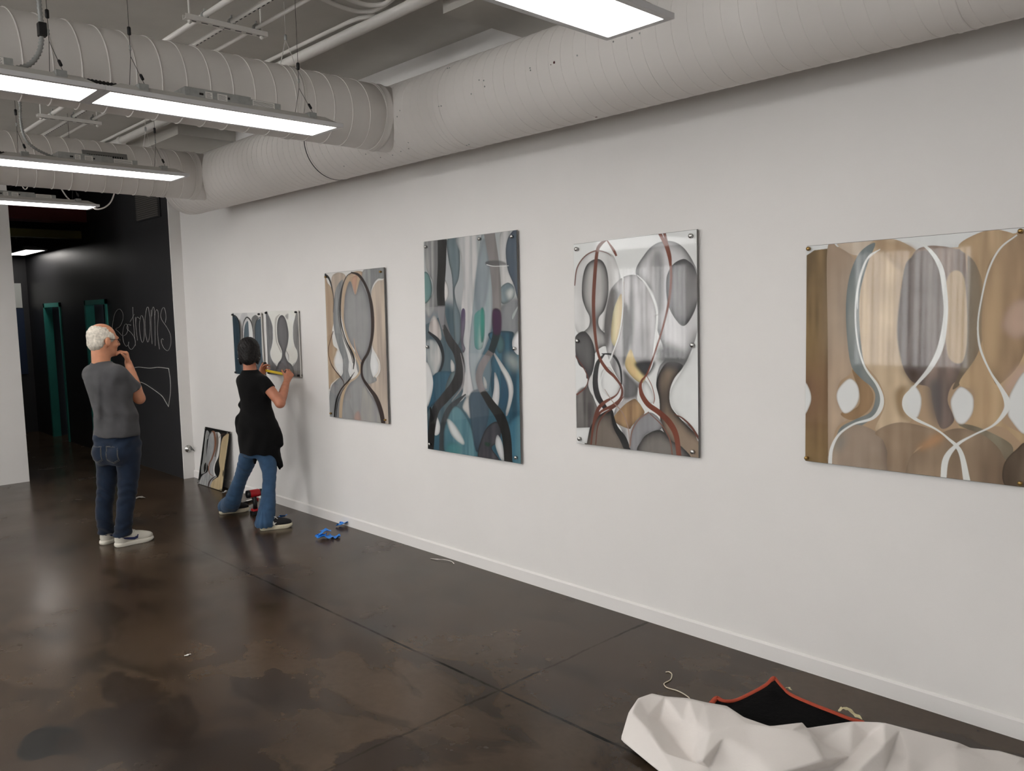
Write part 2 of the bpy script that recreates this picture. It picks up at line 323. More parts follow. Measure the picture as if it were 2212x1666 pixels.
# register on the far branch duct, bent to the round of the duct
def curved(mb, y0, y1, a0, a1, ri, ro, m=0, cx=BX, cz=MZ, n=6):
    V = []; F = []
    for i in range(n + 1):
        a = math.radians(a0 + (a1 - a0) * i / n)
        for y in (y0, y1):
            for r in (ri, ro): V.append((cx + r * math.cos(a), y, cz + r * math.sin(a)))
    for i in range(n):
        o = i * 4; F += [(o + 1, o + 3, o + 7, o + 5), (o, o + 4, o + 6, o + 2), (o, o + 1, o + 5, o + 4), (o + 2, o + 6, o + 7, o + 3)]
    F += [(0, 2, 3, 1), (n * 4, n * 4 + 1, n * 4 + 3, n * 4 + 2)]; mb.add(V, F, m)
M['grille'] = mat('grey grille metal', (128, 128, 126), 0.5, metal=0.2)
gr = thing('air_grille', 'grey slotted supply grille set into the far branch duct', 'grille', (-6.68, 2.2, 2.92))
fr = MB(); curved(fr, 2.036, 2.356, 17.5, 25, BR + .004, BR + .012); curved(fr, 2.036, 2.356, -3, 4.5, BR + .004, BR + .012); curved(fr, 2.036, 2.066, 4.5, 17.5, BR + .004, BR + .012); curved(fr, 2.326, 2.356, 4.5, 17.5, BR + .004, BR + .012); fr.build('grille_frame', M['grille'], gr)
bk = MB(); curved(bk, 2.066, 2.326, 4.5, 17.5, BR + .0045, BR + .0055); bk.build('opening_shade', M['ink_shade'], gr)  # black sheet stands in for the dark behind the slats
sl = MB()
for i in range(15): curved(sl, 2.074 + i * .0169, 2.079 + i * .0169, 4.5, 17.5, BR + .005, BR + .0095)
curved(sl, 2.066, 2.326, 10.6, 11.6, BR + .005, BR + .010); sl.build('grille_slats', M['grille'], gr)

# ------------------------------------------------------------------ LED panel pendants
def wire_hang(mb, y, apex=.21, top=(CZ - 2.66) / .94):
    for s in (-1, 1): mb.tube([(s * .105, y + .02, .055), (0, y, apex)], .0014, 5)
    mb.tube([(0, y, apex), (0, y, top)], .0014, 5)
def make_panel(label, loc):
    t = thing('light_panel', label, 'ceiling light', loc, group='suspended light panels')
    X, Yh, wb = .1525, .605, .0265
    r = MB(); r.box(-X, -X + wb, -Yh, Yh, 0, .02); r.box(X - wb, X, -Yh, Yh, 0, .02); r.box(-X + wb, X - wb, -Yh, -Yh + wb, 0, .02); r.box(-X + wb, X - wb, Yh - wb, Yh, 0, .02)
    r.build('rim', M['rim'], t, (0, 0, 0))
    MB().box(-X + wb - .002, X - wb + .002, -Yh + wb - .002, Yh - wb + .002, .005, .009).build('diffuser', M['lamp'], t, (0, 0, 0))
    a, b = .012, .05
    MB().hexa([(-X + a, -Yh + a, .018), (X - a, -Yh + a, .018), (X - a, Yh - a, .018), (-X + a, Yh - a, .018)], [(-X + b, -Yh + .08, .052), (X - b, -Yh + .08, .052), (X - b, Yh - .08, .052), (-X + b, Yh - .08, .052)]).build('housing', M['house'], t, (0, 0, 0))
    d = bevel(MB().box(-.03, .108, -.235, .10, .035, .088).box(-.03, .104, .10, .265, .035, .080).build('driver_box', M['galv'], t, (0, 0, 0)), .002)
    for y0, y1 in ((-.135, -.10), (-.075, -.025), (.11, .23)):
        ik = MB().box(.1075 if y1 < .1 else .1035, .1088 if y1 < .1 else .105, y0, y1, .048, .078)
        for k in range(4): ik.box(.1075 if y1 < .1 else .1036, .1092 if y1 < .1 else .1054, y0 + .004, y1 - .006 - .004 * (k % 2), .052 + k * .006, .0535 + k * .006, 1)
        ik.build('rating_label', [M['white'], M['ink_shade']], d, (0, 0, 0))
    for y0, y1 in ((-.165, -.145), (-.022, -.012)): MB().box(.1075, .1095, y0, y1, .058, .068).build('knockout', M['ink_shade'], d, (0, 0, 0))
    for y in (-.435, .435):
        for s in (-1, 1): bevel(MB().box(s * .075, s * .125, y - .018, y + .028, .028, .062).build('hanger_bracket', M['galv'], t, (0, 0, 0)), .003)
        h = MB(); wire_hang(h, y); c = h.build('hanging_cable', M['wire'], t, (0, 0, 0))
        MB().lathe([(.005, 0), (.0085, .004), (.0085, .034), (.005, .038)], (0, y, .305), n=10).build('cable_gripper', M['dark'], c, (0, 0, 0)); MB().lathe([(.004, 0), (.007, .003), (.007, .03), (.004, .034)], (.088, y + .0167, .088), (-.105, -.02, .155), 10).build('cable_gripper', M['dark'], c, (0, 0, 0))
        MB().lathe([(.003, 0), (.006, .006), (.003, .012), (.006, .02), (.003, .026)], (0, y, .235), n=8).build('cable_hook', M['galv'], c, (0, 0, 0))
    t.scale = (.94, .94, .94); return t
PZ = 2.66
p0 = make_panel('long lit panel nearest the wall in the second row, below the near branch duct', (-3.798, 1.79, PZ))
for lab, x, y in (('large lit panel cut off by the top edge, closest to the camera', -1.771, 1.773),
                  ('lit panel end to end with the second-row panel, cut off at the left edge', -3.798, .651),
                  ('lit panel in front of the slotted grille, below the far branch duct', -5.683, 1.783),
                  ('smallest lit pendant panel, hanging in front of the dark corridor opening', -7.595, 1.81)):
    c = copy_tree(p0, (x, y, PZ)); c['label'] = lab
# more panels of the same rows, beyond the left edge of the photograph
k_ = 0
for x, y in ((-1.771, .634), (-3.798, -.488), (-5.683, .644), (-7.595, .671), (-5.683, -.495)):
    c = copy_tree(p0, (x, y, PZ)); c['label'] = 'suspended light panel further along its row, outside the view'
# panel hung lengthwise in the corridor
c = copy_tree(p0, (-13.2, 3.17, 2.67)); c.rotation_euler = (0, 0, math.pi / 2); c['label'] = 'lit panel deep inside the dark corridor'

def armoured(name, label, pts, mt, r=.008, cat='cable', amp=.0019, step=.0075, group=None):
    pts = [(q[0] * .94, q[1] * .94, CZ if q[2] > CZ - .01 else 1.72 + (q[2] - 1.72) * .94) for q in pts]
    P = spline(pts, 12); L_ = np.concatenate([[0], np.cumsum(np.linalg.norm(np.diff(P, axis=0), axis=1))]); n = int(L_[-1] / step)
    s = np.linspace(0, L_[-1], n); Q = np.stack([np.interp(s, L_, P[:, k]) for k in range(3)], 1)
    o = MB().tube(Q, [r + amp * (1 if i % 2 else -1) for i in range(n)], 8).build(name, mt); return tag(o, label, cat, group)
armoured('flexible_conduit', 'grey corrugated conduit dropping from the ceiling to the left panel', [(-4.0, 1.085, CZ), (-4.0, 1.087, 3.1), (-4.0, 1.09, 3.0), (-4.0, 1.089, 2.938), (-4.0, 1.076, 2.868), (-4.0, 1.036, 2.807), (-4.0, .97, 2.778), (-4.0, .86, 2.775)], M['galv'], .0095)
armoured('flexible_conduit', 'grey corrugated conduit curving down to the panel before the grille', [(-6.0, 1.482, CZ), (-6.0, 1.48, 3.109), (-6.0, 1.476, 2.982), (-6.0, 1.495, 2.875), (-6.0, 1.557, 2.815), (-6.0, 1.664, 2.772)], M['galv'], .008)
armoured('armoured_cable', 'dark ribbed cable lying along the top of the second-row panels', [(-3.985, .96, 2.768), (-3.985, 1.10, 2.763), (-3.98, 1.22, 2.772), (-3.975, 1.4, 2.77), (-3.975, 1.55, 2.768), (-3.985, 1.669, 2.763)], M['dark'], .007)
armoured('armoured_cable', 'dark ribbed cable looping over the driver box of the second-row panel', [(-3.99, 1.86, 2.794), (-3.99, 1.95, 2.797), (-3.99, 2.06, 2.800), (-3.99, 2.10, 2.798), (-3.99, 2.115, 2.788)], M['dark'], .007)
armoured('armoured_cable', 'dark ribbed cable along the top of the panel before the grille', [(-5.99, .95, 2.77), (-5.99, 1.2, 2.768), (-5.985, 1.45, 2.772), (-5.99, 1.66, 2.764)], M['dark'], .006)
# junction box clipped to the near conduit
jb = MB().box(-3.772, -3.737, 1.010, 1.040, 2.857, 2.910); tag(bevel(jb.build('conduit_clamp', M['dark']), .003), 'small dark clamp gripping the corrugated conduit above the left panel', 'clamp')
# white cords looped round the smallest pendant
def cord(label, pts, r=.006): tag(MB().tube(spline(pts, 10), r, 8).build('white_cord', M['white']), label, 'cord')
cord('white cord hanging from the far branch duct to the smallest panel', [at(px, py, 0, -7.55) for px, py in ((128, 398), (135, 412), (143, 424), (152, 434))])
cord('white cord looping down beside the end of the smallest panel', [at(px, py, 0, -7.55) for px, py in ((247, 405), (246, 420), (238, 438), (224, 449), (208, 452), (198, 446))])
cord('short white cord loop under the far branch duct', [at(px, py, 0, BX - .05) for px, py in ((46, 397), (50, 405), (54, 409), (58, 407), (60, 399))], .004)

# ------------------------------------------------------------------ pipes and struts under the slab
def strut(label, x):
    t = thing('strut_hanger', label, 'pipe support', (x, 2.07, 3.25), group='pipe supports')
    c = MB(); c.box(-.021, .021, -.228, .228, -.003, 0); c.box(-.021, -.017, -.228, .228, 0, .022); c.box(.017, .021, -.228, .228, 0, .022)
    c.build('channel', M['pipe'], t, (0, 0, 0))
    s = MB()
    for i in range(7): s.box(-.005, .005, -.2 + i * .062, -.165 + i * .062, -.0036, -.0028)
    s.build('slot_shade', M['ink_shade'], t, (0, 0, 0))  # dark blocks under the channel stand in for shaded slots
    for y in (-.2, .2):
        MB().tube([(0, y, -.02), (0, y, CZ - 3.25)], .0055, 8).lathe([(.004, 0), (.012, .004), (.012, .014)], (0, y, -.018), n=6).build('threaded_rod', M['pipe'], t, (0, 0, 0))
    k = MB()
    for y in (-.118, .03, .17): MB().lathe([(.017, -.008), (.020, -.008), (.020, .008), (.017, .008)], (0.0, y, .038), (1, 0, 0), 12).box(-.006, .006, y - .004, y + .004, .054, .072).build('pipe_clamp', M['galv'], t, (0, 0, 0))
    return t
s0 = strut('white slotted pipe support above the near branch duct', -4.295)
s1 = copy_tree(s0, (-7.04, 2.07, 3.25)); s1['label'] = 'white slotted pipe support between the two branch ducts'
for y, r, lab in ((1.952, .0145, 'thickest of three white pipes on the slotted supports'), (2.10, .013, 'perforated white channel pipe between the other two pipes'), (2.24, .0105, 'thinnest of three white pipes on the slotted supports, nearest the wall')):
    mb = MB().tube([(-12, y, 3.274 + r), (0.6, y, 3.274 + r)], r, 14); mm = [M['pipe'], M['ink_shade']]
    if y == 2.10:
        for i in range(150): mb.box(-9 + i * .05, -8.975 + i * .05, y - .003, y + .003, 3.2733, 3.2745, 1)  # dark blocks along the underside stand in for shaded perforations
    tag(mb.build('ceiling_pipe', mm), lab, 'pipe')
bp_ = MB().tube([(-12, 2.83, 3.372), (1.0, 2.83, 3.372)], .033, 20)
for x in (-8.15, -5.6, -2.4): bp_.lathe([(.033, -.03), (.041, -.03), (.041, .03), (.033, .03)], (x, 2.83, 3.372), (1, 0, 0), 20)
tag(bp_.build('sprinkler_pipe', M['pipe']), 'thick white pipe running under the slab beside the ceiling drops', 'pipe')
tag(MB().tube(spline([(-12, 2.765, 3.405), (-6, 2.765, 3.405), (-4.4, 2.768, 3.405), (-4.12, 2.772, 3.402), (-4.05, 2.79, 3.40), (-4.0, 2.83, 3.41)], 8), .012, 10).build('ceiling_pipe', M['pipe']), 'thin white pipe hugging the thick pipe and bending into it', 'pipe')
tag(MB().tube(spline([at(px, py, 2, 3.405) for px, py in ((660, -30), (700, -1), (760, 22), (800, 24), (826, 14), (852, -6), (870, -30))], 8), .012, 10).build('curved_conduit', M['pipe']), 'outer of two curved white conduits at the top edge beside the thick pipe', 'conduit')
tag(MB().tube(spline([at(px, py, 2, 3.40) for px, py in ((715, -30), (745, -6), (790, 10), (825, 9), (842, 0), (865, -26))], 8), .012, 10).build('curved_conduit', M['pipe']), 'inner of two curved white conduits at the top edge beside the thick pipe', 'conduit')
# duct hangers
def hanger(label, x, y, top):
    t = thing('duct_hanger', label, 'hanger', (x, y, MZ + BR)); r = BR + .004; q = MB(); q.tube([(x, y, CZ), (x, y, top)], .0018, 6)
    for s in (-1, 1):
        q.tube([(x, y, top)] + [(x + s * r * math.sin(a), y, MZ + r * math.cos(a)) for a in np.linspace(.55, math.pi, 16)], .002, 6)
    q.build('wire', M['pipe'], t); q = MB().lathe([(.003, 0), (.008, .004), (.008, .03), (.003, .034)], (x, y, top - .01), n=8); q.build('gripper', M['galv'], t)
hanger('wire hanger holding the near branch duct close to the wall', AX, 2.37, 3.235)
hanger('wire hanger holding the far branch duct close to the wall', BX, 2.58, 3.22)

# ------------------------------------------------------------------ corridor things
vt = thing('wall_vent', 'black louvred vent high on the corridor wall', 'vent', (-9.15, YB, 2.9))
MB().box(-9.50, -8.80, YB - .012, YB, 2.77, 3.08).build('vent_frame', M['black'], vt)
M['louvre'] = mat('dark grey louvre', (118, 115, 110), 0.4, metal=0.3)
lv = MB()
for i in range(13):
    z = 2.785 + i * .022; lv.add([(-9.46, YB - .013, z), (-8.84, YB - .013, z), (-8.84, YB - .026, z + .012), (-9.46, YB - .026, z + .012)], [(0, 1, 2, 3)])
lvo = lv.build('vent_louvres', M['louvre'], vt); q_ = lvo.modifiers.new('thick', 'SOLIDIFY'); q_.thickness = .002
M['redbeam'] = mat('dark red paint', (104, 30, 26), 0.6); M['olive'] = mat('olive paint', (96, 92, 34), 0.6)
tag(MB().box(-11.5, -11.2, .6, YB, 2.93, 3.10).build('painted_beam', M['redbeam']), 'dark red overhead beam crossing the corridor', 'beam')
tag(MB().box(-11.62, -11.45, .6, YB, 2.745, 2.84).build('painted_beam', M['olive']), 'dim olive overhead beam below the red one', 'beam')
nb = thing('notice_board', 'pale board at the far end of the corridor', 'board', (XF + .02, 3.15, 1.9))
MB().box(XF + .002, XF + .02, 2.9, 3.32, 1.91, 2.28).build('board_panel', mat('pale grey board', (190, 192, 188), .6), nb)
MB().box(XF + .002, XF + .02, 2.9, 3.33, .9, 1.9).build('board_lower', mat('dark blue panel', (22, 40, 66), .6), nb)

# chalk writing on the corridor wall
M['chalk'] = mat('white chalk', (176, 176, 174), 0.9, spec=0.1, var=.2, scale=60)
def z5(x, y): return (150 + x / 5.207, 680 + y / 5.207)
def chalk(name, label, strokes, wd):
    mb = MB()
    for st in strokes:
        P = spline([at(*q, 1, YB - wd) for q in st], 8) if len(st) > 2 else np.array([at(*q, 1, YB - wd) for q in st])
        mb.tube(P, wd, 6)
    o = mb.build(name, M['chalk']); return tag(o, label, 'chalk writing')
R5 = lambda *q: [z5(*a) for a in q]
chalk('chalk_lettering', 'white chalk word Restrooms handwritten on the black corridor wall', [
    [(242, 716), (243, 702), (248, 678), (257, 668), (264.5, 675), (265.5, 690), (259, 705), (250, 711), (256, 717), (263, 725)],
    R5((600, 243), (640, 215), (660, 150), (640, 105), (613, 130), (598, 220), (610, 310), (638, 354), (663, 335), (668, 305)),
    R5((690, 118), (655, 112), (648, 160), (690, 200), (730, 260), (740, 330), (700, 390), (668, 365), (664, 310)),
    R5((712, -85), (718, 60), (738, 300), (742, 350)), R5((683, 78), (705, 40), (728, -5)),
    R5((742, 28), (750, 160), (765, 290)), R5((745, 120), (752, 45), (768, 28), (788, 45)),
    R5((800, 20), (788, 110), (797, 240), (820, 312), (840, 250), (838, 100), (822, 20), (803, 12)),
    R5((862, -30), (850, 60), (855, 200), (880, 308), (905, 220), (905, 60), (890, -70), (872, -80), (860, -30)),
    R5((930, 330), (918, 120), (918, -55)), R5((925, 20), (935, -75), (952, -70), (960, 60), (965, 350)), R5((957, 40), (970, -40), (990, -50), (1000, 20), (990, 190), (1012, 388)),
    R5((1078, 90), (1086, 20), (1070, -70), (1045, -70), (1026, 0), (1040, 60), (1100, 150), (1136, 230), (1140, 330), (1110, 402), (1070, 385), (1040, 330), (1033, 285), (1045, 270), (1056, 282))], .0024)
chalk('chalk_arrow', 'large chalk arrow shape drawn below the word Restrooms', [
    R5((560, 780), (620, 720), (680, 650), (720, 605), (780, 590), (900, 602), (1000, 592), (1115, 606)), R5((1115, 606), (1134, 730), (1136, 880), (1115, 1035)),
    R5((1115, 1035), (1085, 985), (1040, 915), (950, 845), (860, 785), (790, 757), (740, 758), (640, 800))], .0042)
# chrome stub on the corner of the wall
cs = thing('pipe_stub', 'small chrome pipe stub with cut wires low in the wall corner', 'pipe stub', (XE, 3.47, .318))
MB().lathe([(.038, 0), (.040, .004), (.034, .012), (.022, .014), (.022, .03), (.012, .034)], (XE, 3.47, .318), (1, 0, 0), 20).build('escutcheon', M['steel'], cs)
q_ = MB()
for a in range(5): q_.tube(spline([(XE + .02, 3.47, .318), (XE + .045, 3.478 + .008 * a, .325 - .012 * (a - 2)), (XE + .06, 3.49 + .006 * a, .315 - .008 * (a - 1))], 5), .0022, 5)
q_.build('wire_end', M['dark'], cs)

# ------------------------------------------------------------------ the paintings
def vnoise(h, w_, cells_y, cells_x, seed, octv=3):
    rg = np.random.RandomState(seed); out = np.zeros((h, w_)); amp = 1.0; tot = 0
    for o in range(octv):
        cy, cx = max(2, int(cells_y * 2 ** o)), max(2, int(cells_x * 2 ** o)); g = rg.rand(cy + 2, cx + 2)
        yy = np.linspace(0, cy, h); xx = np.linspace(0, cx, w_); yi = np.minimum(yy.astype(int), cy); xi = np.minimum(xx.astype(int), cx)
        fy = yy - yi; fx = xx - xi; fy = (fy * fy * (3 - 2 * fy))[:, None]; fx = (fx * fx * (3 - 2 * fx))[None]
        a = g[np.ix_(yi, xi)]; b = g[np.ix_(yi, xi + 1)]; c = g[np.ix_(yi + 1, xi)]; d = g[np.ix_(yi + 1, xi + 1)]
        out += amp * ((a * (1 - fx) + b * fx) * (1 - fy) + (c * (1 - fx) + d * fx) * fy); tot += amp; amp *= .5
    return out / tot
def boxblur(a, r):
    r = int(max(1, r))
    for ax in (0, 1):
        for _ in range(2):
            p = np.pad(a, [(r + 1, r) if i == ax else (0, 0) for i in (0, 1)], 'edge'); c = np.cumsum(p, ax)
            n = a.shape[ax]; s1 = [slice(None)] * 2; s0 = [slice(None)] * 2; s1[ax] = slice(2 * r + 1, 2 * r + 1 + n); s0[ax] = slice(0, n); a = (c[tuple(s1)] - c[tuple(s0)]) / (2 * r + 1)
    return a
class Canvas:
    def __init__(s, w_, h, quad, bg, k=1.62, seed=1, chroma=.84, smoky=0.0):
        s.w, s.h, s.k, s.seed, s.chroma, s.smoky = w_, h, k, seed, chroma, smoky
        A = []; q = [(0, 0), (1, 0), (1, 1), (0, 1)]
        for (x, y), (u, v) in zip(quad, q): A += [[x, y, 1, 0, 0, 0, -u * x, -u * y, u], [0, 0, 0, x, y, 1, -v * x, -v * y, v]]
        A = np.array(A, float); s.H = np.append(np.linalg.solve(A[:, :8], A[:, 8]), 1).reshape(3, 3)
        s.unit = w_ / np.hypot(quad[1][0] - quad[0][0], quad[1][1] - quad[0][1])
        s.c = np.zeros((h, w_, 3)) + s.col(bg)
        s.tex = vnoise(h, w_, 9, 7, seed) - .5; s.str_ = vnoise(h, w_, 3, 26, seed + 9, 2) - .5
        s.c *= (1 + .10 * s.tex)[..., None]
    def col(s, c): q = lin(c) * s.k; g = q.mean(); return np.clip(g + (q - g) * s.chroma - .010, .004, .84)
    def map(s, P):
        P = np.asarray(P, float); q = np.c_[P, np.ones(len(P))] @ s.H.T; return q[:, :2] / q[:, 2:] * [s.w, s.h]
    def mask(s, P, ss=3):
        P = P * ss; W, H = s.w * ss, s.h * ss; T = np.zeros((H, W + 1), np.int32); Q = np.roll(P, -1, 0)
        for (x0, y0), (x1, y1) in zip(P, Q):
            if y0 == y1: continue
            if y0 > y1: x0, y0, x1, y1 = x1, y1, x0, y0
            r0, r1 = max(0, math.ceil(y0 - .5)), min(H, math.ceil(y1 - .5))
            if r1 <= r0: continue
            r = np.arange(r0, r1); x = x0 + (r + .5 - y0) * (x1 - x0) / (y1 - y0)
            np.add.at(T, (r, np.clip(np.ceil(x - .5), 0, W).astype(int)), 1)
        m = (np.cumsum(T, 1)[:, :W] % 2).astype(float); return m.reshape(s.h, ss, s.w, ss).mean((1, 3))
    def put(s, m, c, c2=None, mode='', alpha=1.0, amt=.10):
        a = s.col(c); L = np.zeros_like(s.c) + a
        if c2 is not None:
            b = s.col(c2)
            if mode == 'edge': t = np.clip((boxblur(m, max(3, s.w * .055)) - .48) * 2.1, 0, 1) + .35 * s.str_
            elif mode == 'down': t = np.linspace(0, 1, s.h)[:, None] + .5 * s.tex
            else: t = .5 + 1.7 * s.str_ + .5 * s.tex
            L = L + (b - a) * np.clip(t, 0, 1)[..., None]
        L = L * (1 + amt * 2 * s.tex + amt * s.str_)[..., None]
        m = (m * alpha)[..., None]; s.c = s.c * (1 - m) + L * m
    def fill(s, P, c, c2=None, mode='', alpha=1.0, soft=0, curve=True, rim=None, amt=.10):
        Q = s.map(P); Q = spline(Q, 6, True) if curve else Q; m = s.mask(Q)
        if soft: m = boxblur(m, soft * s.w / 250)
        s.put(m, c, c2, mode, alpha, amt)
        if s.smoky and amt > .05:               # pigment gathered along the edge of each shape
            e = np.clip(m * (1 - boxblur(m, max(2, s.w * .02))) * 1.8, 0, 1) * np.clip(.7 + 2.2 * s.tex, 0, 1.3) * s.smoky * alpha; s.c = s.c * (1 - e[..., None])
        if rim is not None:
            e = np.clip(m * (1 - boxblur(m, 2)) * 2.2, 0, 1); s.put(e, rim, alpha=.6)
    def rib(s, P, wd, c, c2=None, mode='', alpha=1.0, amt=.08):
        P = np.asarray(P, float); wd = np.asarray(wd if hasattr(wd, '__len__') else [wd] * len(P), float)
        wd = np.interp(np.linspace(0, 1, len(P)), np.linspace(0, 1, len(wd)), wd)
        Q = spline(np.c_[P, wd], 7); C, W = Q[:, :2], Q[:, 2]; T = np.gradient(C, axis=0); T /= np.linalg.norm(T, axis=1)[:, None] + 1e-9
        N = np.c_[-T[:, 1], T[:, 0]]; A, B = s.map(C + N * W[:, None] / 2), s.map(C - N * W[:, None] / 2)
        m = np.zeros((s.h, s.w))
        for i in range(0, len(A) - 1, 5):           # in short overlapping pieces so that the ribbon may cross itself
            j = min(i + 8, len(A)); m = np.maximum(m, s.mask(np.r_[A[i:j], B[i:j][::-1]]))
        s.put(m, c, c2, mode, alpha, amt)

M['acrylic'] = bpy.data.materials.new('clear acrylic'); M['acrylic'].use_nodes = True
_nt = M['acrylic'].node_tree; _nt.nodes.clear(); _o = _nt.nodes.new('ShaderNodeOutputMaterial'); _m = _nt.nodes.new('ShaderNodeMixShader'); _fr = _nt.nodes.new('ShaderNodeFresnel'); _fr.inputs[0].default_value = 1.36
_t = _nt.nodes.new('ShaderNodeBsdfTransparent'); _t.inputs[0].default_value = (.985, .99, .988, 1); _g = _nt.nodes.new('ShaderNodeBsdfGlossy'); _g.inputs['Roughness'].default_value = 0.03
_ge = _nt.nodes.new('ShaderNodeNewGeometry'); _k = _nt.nodes.new('ShaderNodeMath'); _k.operation = 'MULTIPLY'; _v = _nt.nodes.new('ShaderNodeMath'); _v.operation = 'SUBTRACT'; _v.inputs[0].default_value = 1.0; _nt.links.new(_ge.outputs['Backfacing'], _v.inputs[1]); _nt.links.new(_fr.outputs[0], _k.inputs[0]); _nt.links.new(_v.outputs[0], _k.inputs[1])
_nt.links.new(_k.outputs[0], _m.inputs[0]); _nt.links.new(_t.outputs[0], _m.inputs[1]); _nt.links.new(_g.outputs[0], _m.inputs[2]); _nt.links.new(_m.outputs[0], _o.inputs[0])
M['art'] = bpy.data.materials.new('painted film'); M['art'].use_nodes = True; _nt = M['art'].node_tree
_a = _nt.nodes.new('ShaderNodeAttribute'); _a.attribute_name = 'paint'; _nt.links.new(_a.outputs['Color'], _nt.nodes['Principled BSDF'].inputs['Base Color'])
_nt.nodes['Principled BSDF'].inputs['Roughness'].default_value = .5; _nt.nodes['Principled BSDF'].inputs['Specular IOR Level'].default_value = .25
M['backing'] = mat('grey backing sheet', (120, 118, 116), .5); M['blackedge'] = mat('black panel edge', (14, 14, 17), .4)

def painting(label, cv, C, gap, bolts, bolt_mat, backing='backing', loc=None, bolt_r=.011, cap=.012):
    """C: world corners TL, TR, BR, BL of the printed film; gap: distance from the film to whatever is behind it"""
    C = [np.asarray(p, float) for p in C]; n = np.cross(C[3] - C[0], C[1] - C[0]); n /= np.linalg.norm(n)      # towards the room
    base = (C[2] + C[3]) / 2
    t = thing('painting', label, 'painting', tuple(base), group=None)
    w_, h = cv.w, cv.h; u = np.linspace(0, 1, w_)[None, :, None]; v = np.linspace(0, 1, h)[:, None, None]
    P = (C[0] * (1 - u) + C[1] * u) * (1 - v) + (C[3] * (1 - u) + C[2] * u) * v
    V = P.reshape(-1, 3); i = np.arange(h * w_).reshape(h, w_); F = np.stack([i[:-1, :-1], i[1:, :-1], i[1:, 1:], i[:-1, 1:]], -1).reshape(-1, 4)
    bk = [p - n * .003 for p in C]; V = np.r_[V, np.array(bk)]; o = h * w_; cn = [0, w_ - 1, h * w_ - 1, (h - 1) * w_]
    F = np.r_[F, [[o, o + 1, o + 2, o + 3]] + [[cn[k], cn[(k + 1) % 4], o + (k + 1) % 4, o + k] for k in range(4)]]
    me = bpy.data.meshes.new('art_film'); me.vertices.add(len(V)); me.vertices.foreach_set('co', V.ravel()); me.loops.add(F.size); me.loops.foreach_set('vertex_index', F.ravel().astype(np.int32))
    me.polygons.add(len(F)); me.polygons.foreach_set('loop_start', np.arange(0, F.size, 4, dtype=np.int32))
    mi = np.zeros(len(F), np.int32); mi[-5:] = 1; me.materials.append(M['art']); me.materials.append(M[backing]); me.update(calc_edges=True); me.polygons.foreach_set('material_index', mi)
    ca = me.attributes.new('paint', 'FLOAT_COLOR', 'POINT'); cc = np.ones((len(V), 4)); cc[:o, :3] = np.clip(cv.c.reshape(-1, 3), .004, .85); ca.data.foreach_set('color', cc.ravel())
    link('art_film', me, t)
    ux = (C[1] - C[0]); uy = (C[3] - C[0]); uxn, uyn = ux / np.linalg.norm(ux), uy / np.linalg.norm(uy)
    for nm, d0, d1, mt in (('acrylic_sheet', .0015, .0055, M['acrylic']), ('backing_sheet', -.0085, -.0045, M[backing])):
        e = .002; K = [C[0] - (uxn + uyn) * e, C[1] + (uxn - uyn) * e, C[2] + (uxn + uyn) * e, C[3] - (uxn - uyn) * e]
        MB().hexa([p + n * d0 for p in K][::-1], [p + n * d1 for p in K][::-1], 0).build(nm, mt, t)
    for a, b in bolts:
        p = C[0] * (1 - a) * (1 - b) + C[1] * a * (1 - b) + C[2] * a * b + C[3] * (1 - a) * b
        MB().lathe([(bolt_r * .8, -gap + .0005), (bolt_r * .8, .006), (bolt_r, .0065), (bolt_r, .0065 + cap * .7), (bolt_r * .8, .0065 + cap), (.001, .0065 + cap * 1.05)], p, n, 18).build('standoff_bolt', bolt_mat, t)
    return t
FY = WY - .024
def wallc(q, ox, oy, s): return [at(ox + x / s, oy + y / s, 1, FY) for x, y in q]
CR = [(.035, .025), (.965, .025), (.965, .975), (.035, .975)]

# tall narrow tan-and-grey one, left of the blue one
q = [(95, 140), (668, 82), (716, 1602), (148, 1530)]; c = Canvas(170, 360, q, (198, 195, 193), seed=3, k=1.36, chroma=.72, smoky=.25)
c.fill([(160, 230), (175, 160), (230, 132), (290, 150), (310, 220), (300, 420), (200, 440), (165, 350)], (180, 160, 142), (160, 142, 126))
c.fill([(96, 245), (130, 240), (165, 290), (185, 400), (185, 600), (170, 700), (180, 830), (220, 880), (190, 960), (190, 1030), (240, 1120), (250, 1150), (150, 1250), (110, 1240)], (178, 152, 122), (158, 128, 98))
c.fill([(668, 90), (668, 195), (610, 215), (560, 290), (545, 400), (550, 800), (600, 930), (630, 1000), (630, 1100), (560, 1190), (500, 1230), (620, 1400), (690, 1602), (730, 1602), (700, 600)], (190, 170, 150), (150, 132, 120))
c.fill([(490, 95), (672, 75), (672, 185), (610, 195), (560, 270), (545, 400), (555, 850), (545, 960), (555, 1090), (600, 1180), (480, 1200), (400, 1000), (385, 400), (440, 200)], (120, 121, 124), (138, 138, 138))
c.fill([(275, 205), (215, 270), (190, 380), (180, 560), (195, 720), (235, 870), (270, 970), (275, 1060), (262, 1130), (160, 1230), (148, 1290), (150, 1540), (400, 1560), (400, 1300), (330, 1100), (330, 980), (260, 700), (260, 400)], (112, 116, 122), (135, 135, 136))
c.fill([(370, 128), (440, 118), (462, 145), (420, 270), (392, 345), (345, 215), (300, 330), (285, 500), (300, 690), (260, 560), (258, 420), (275, 300), (310, 180)], (190, 160, 128), (168, 138, 108))
c.fill([(345, 215), (300, 330), (285, 500), (290, 640), (340, 800), (420, 930), (450, 1010), (430, 1110), (330, 1230), (270, 1380), (260, 1560), (560, 1600), (650, 1600), (600, 1400), (500, 1240), (460, 1100), (480, 980), (540, 830), (555, 600), (530, 420), (470, 260), (440, 200), (395, 350)], (112, 113, 118), (138, 137, 138), 'edge')
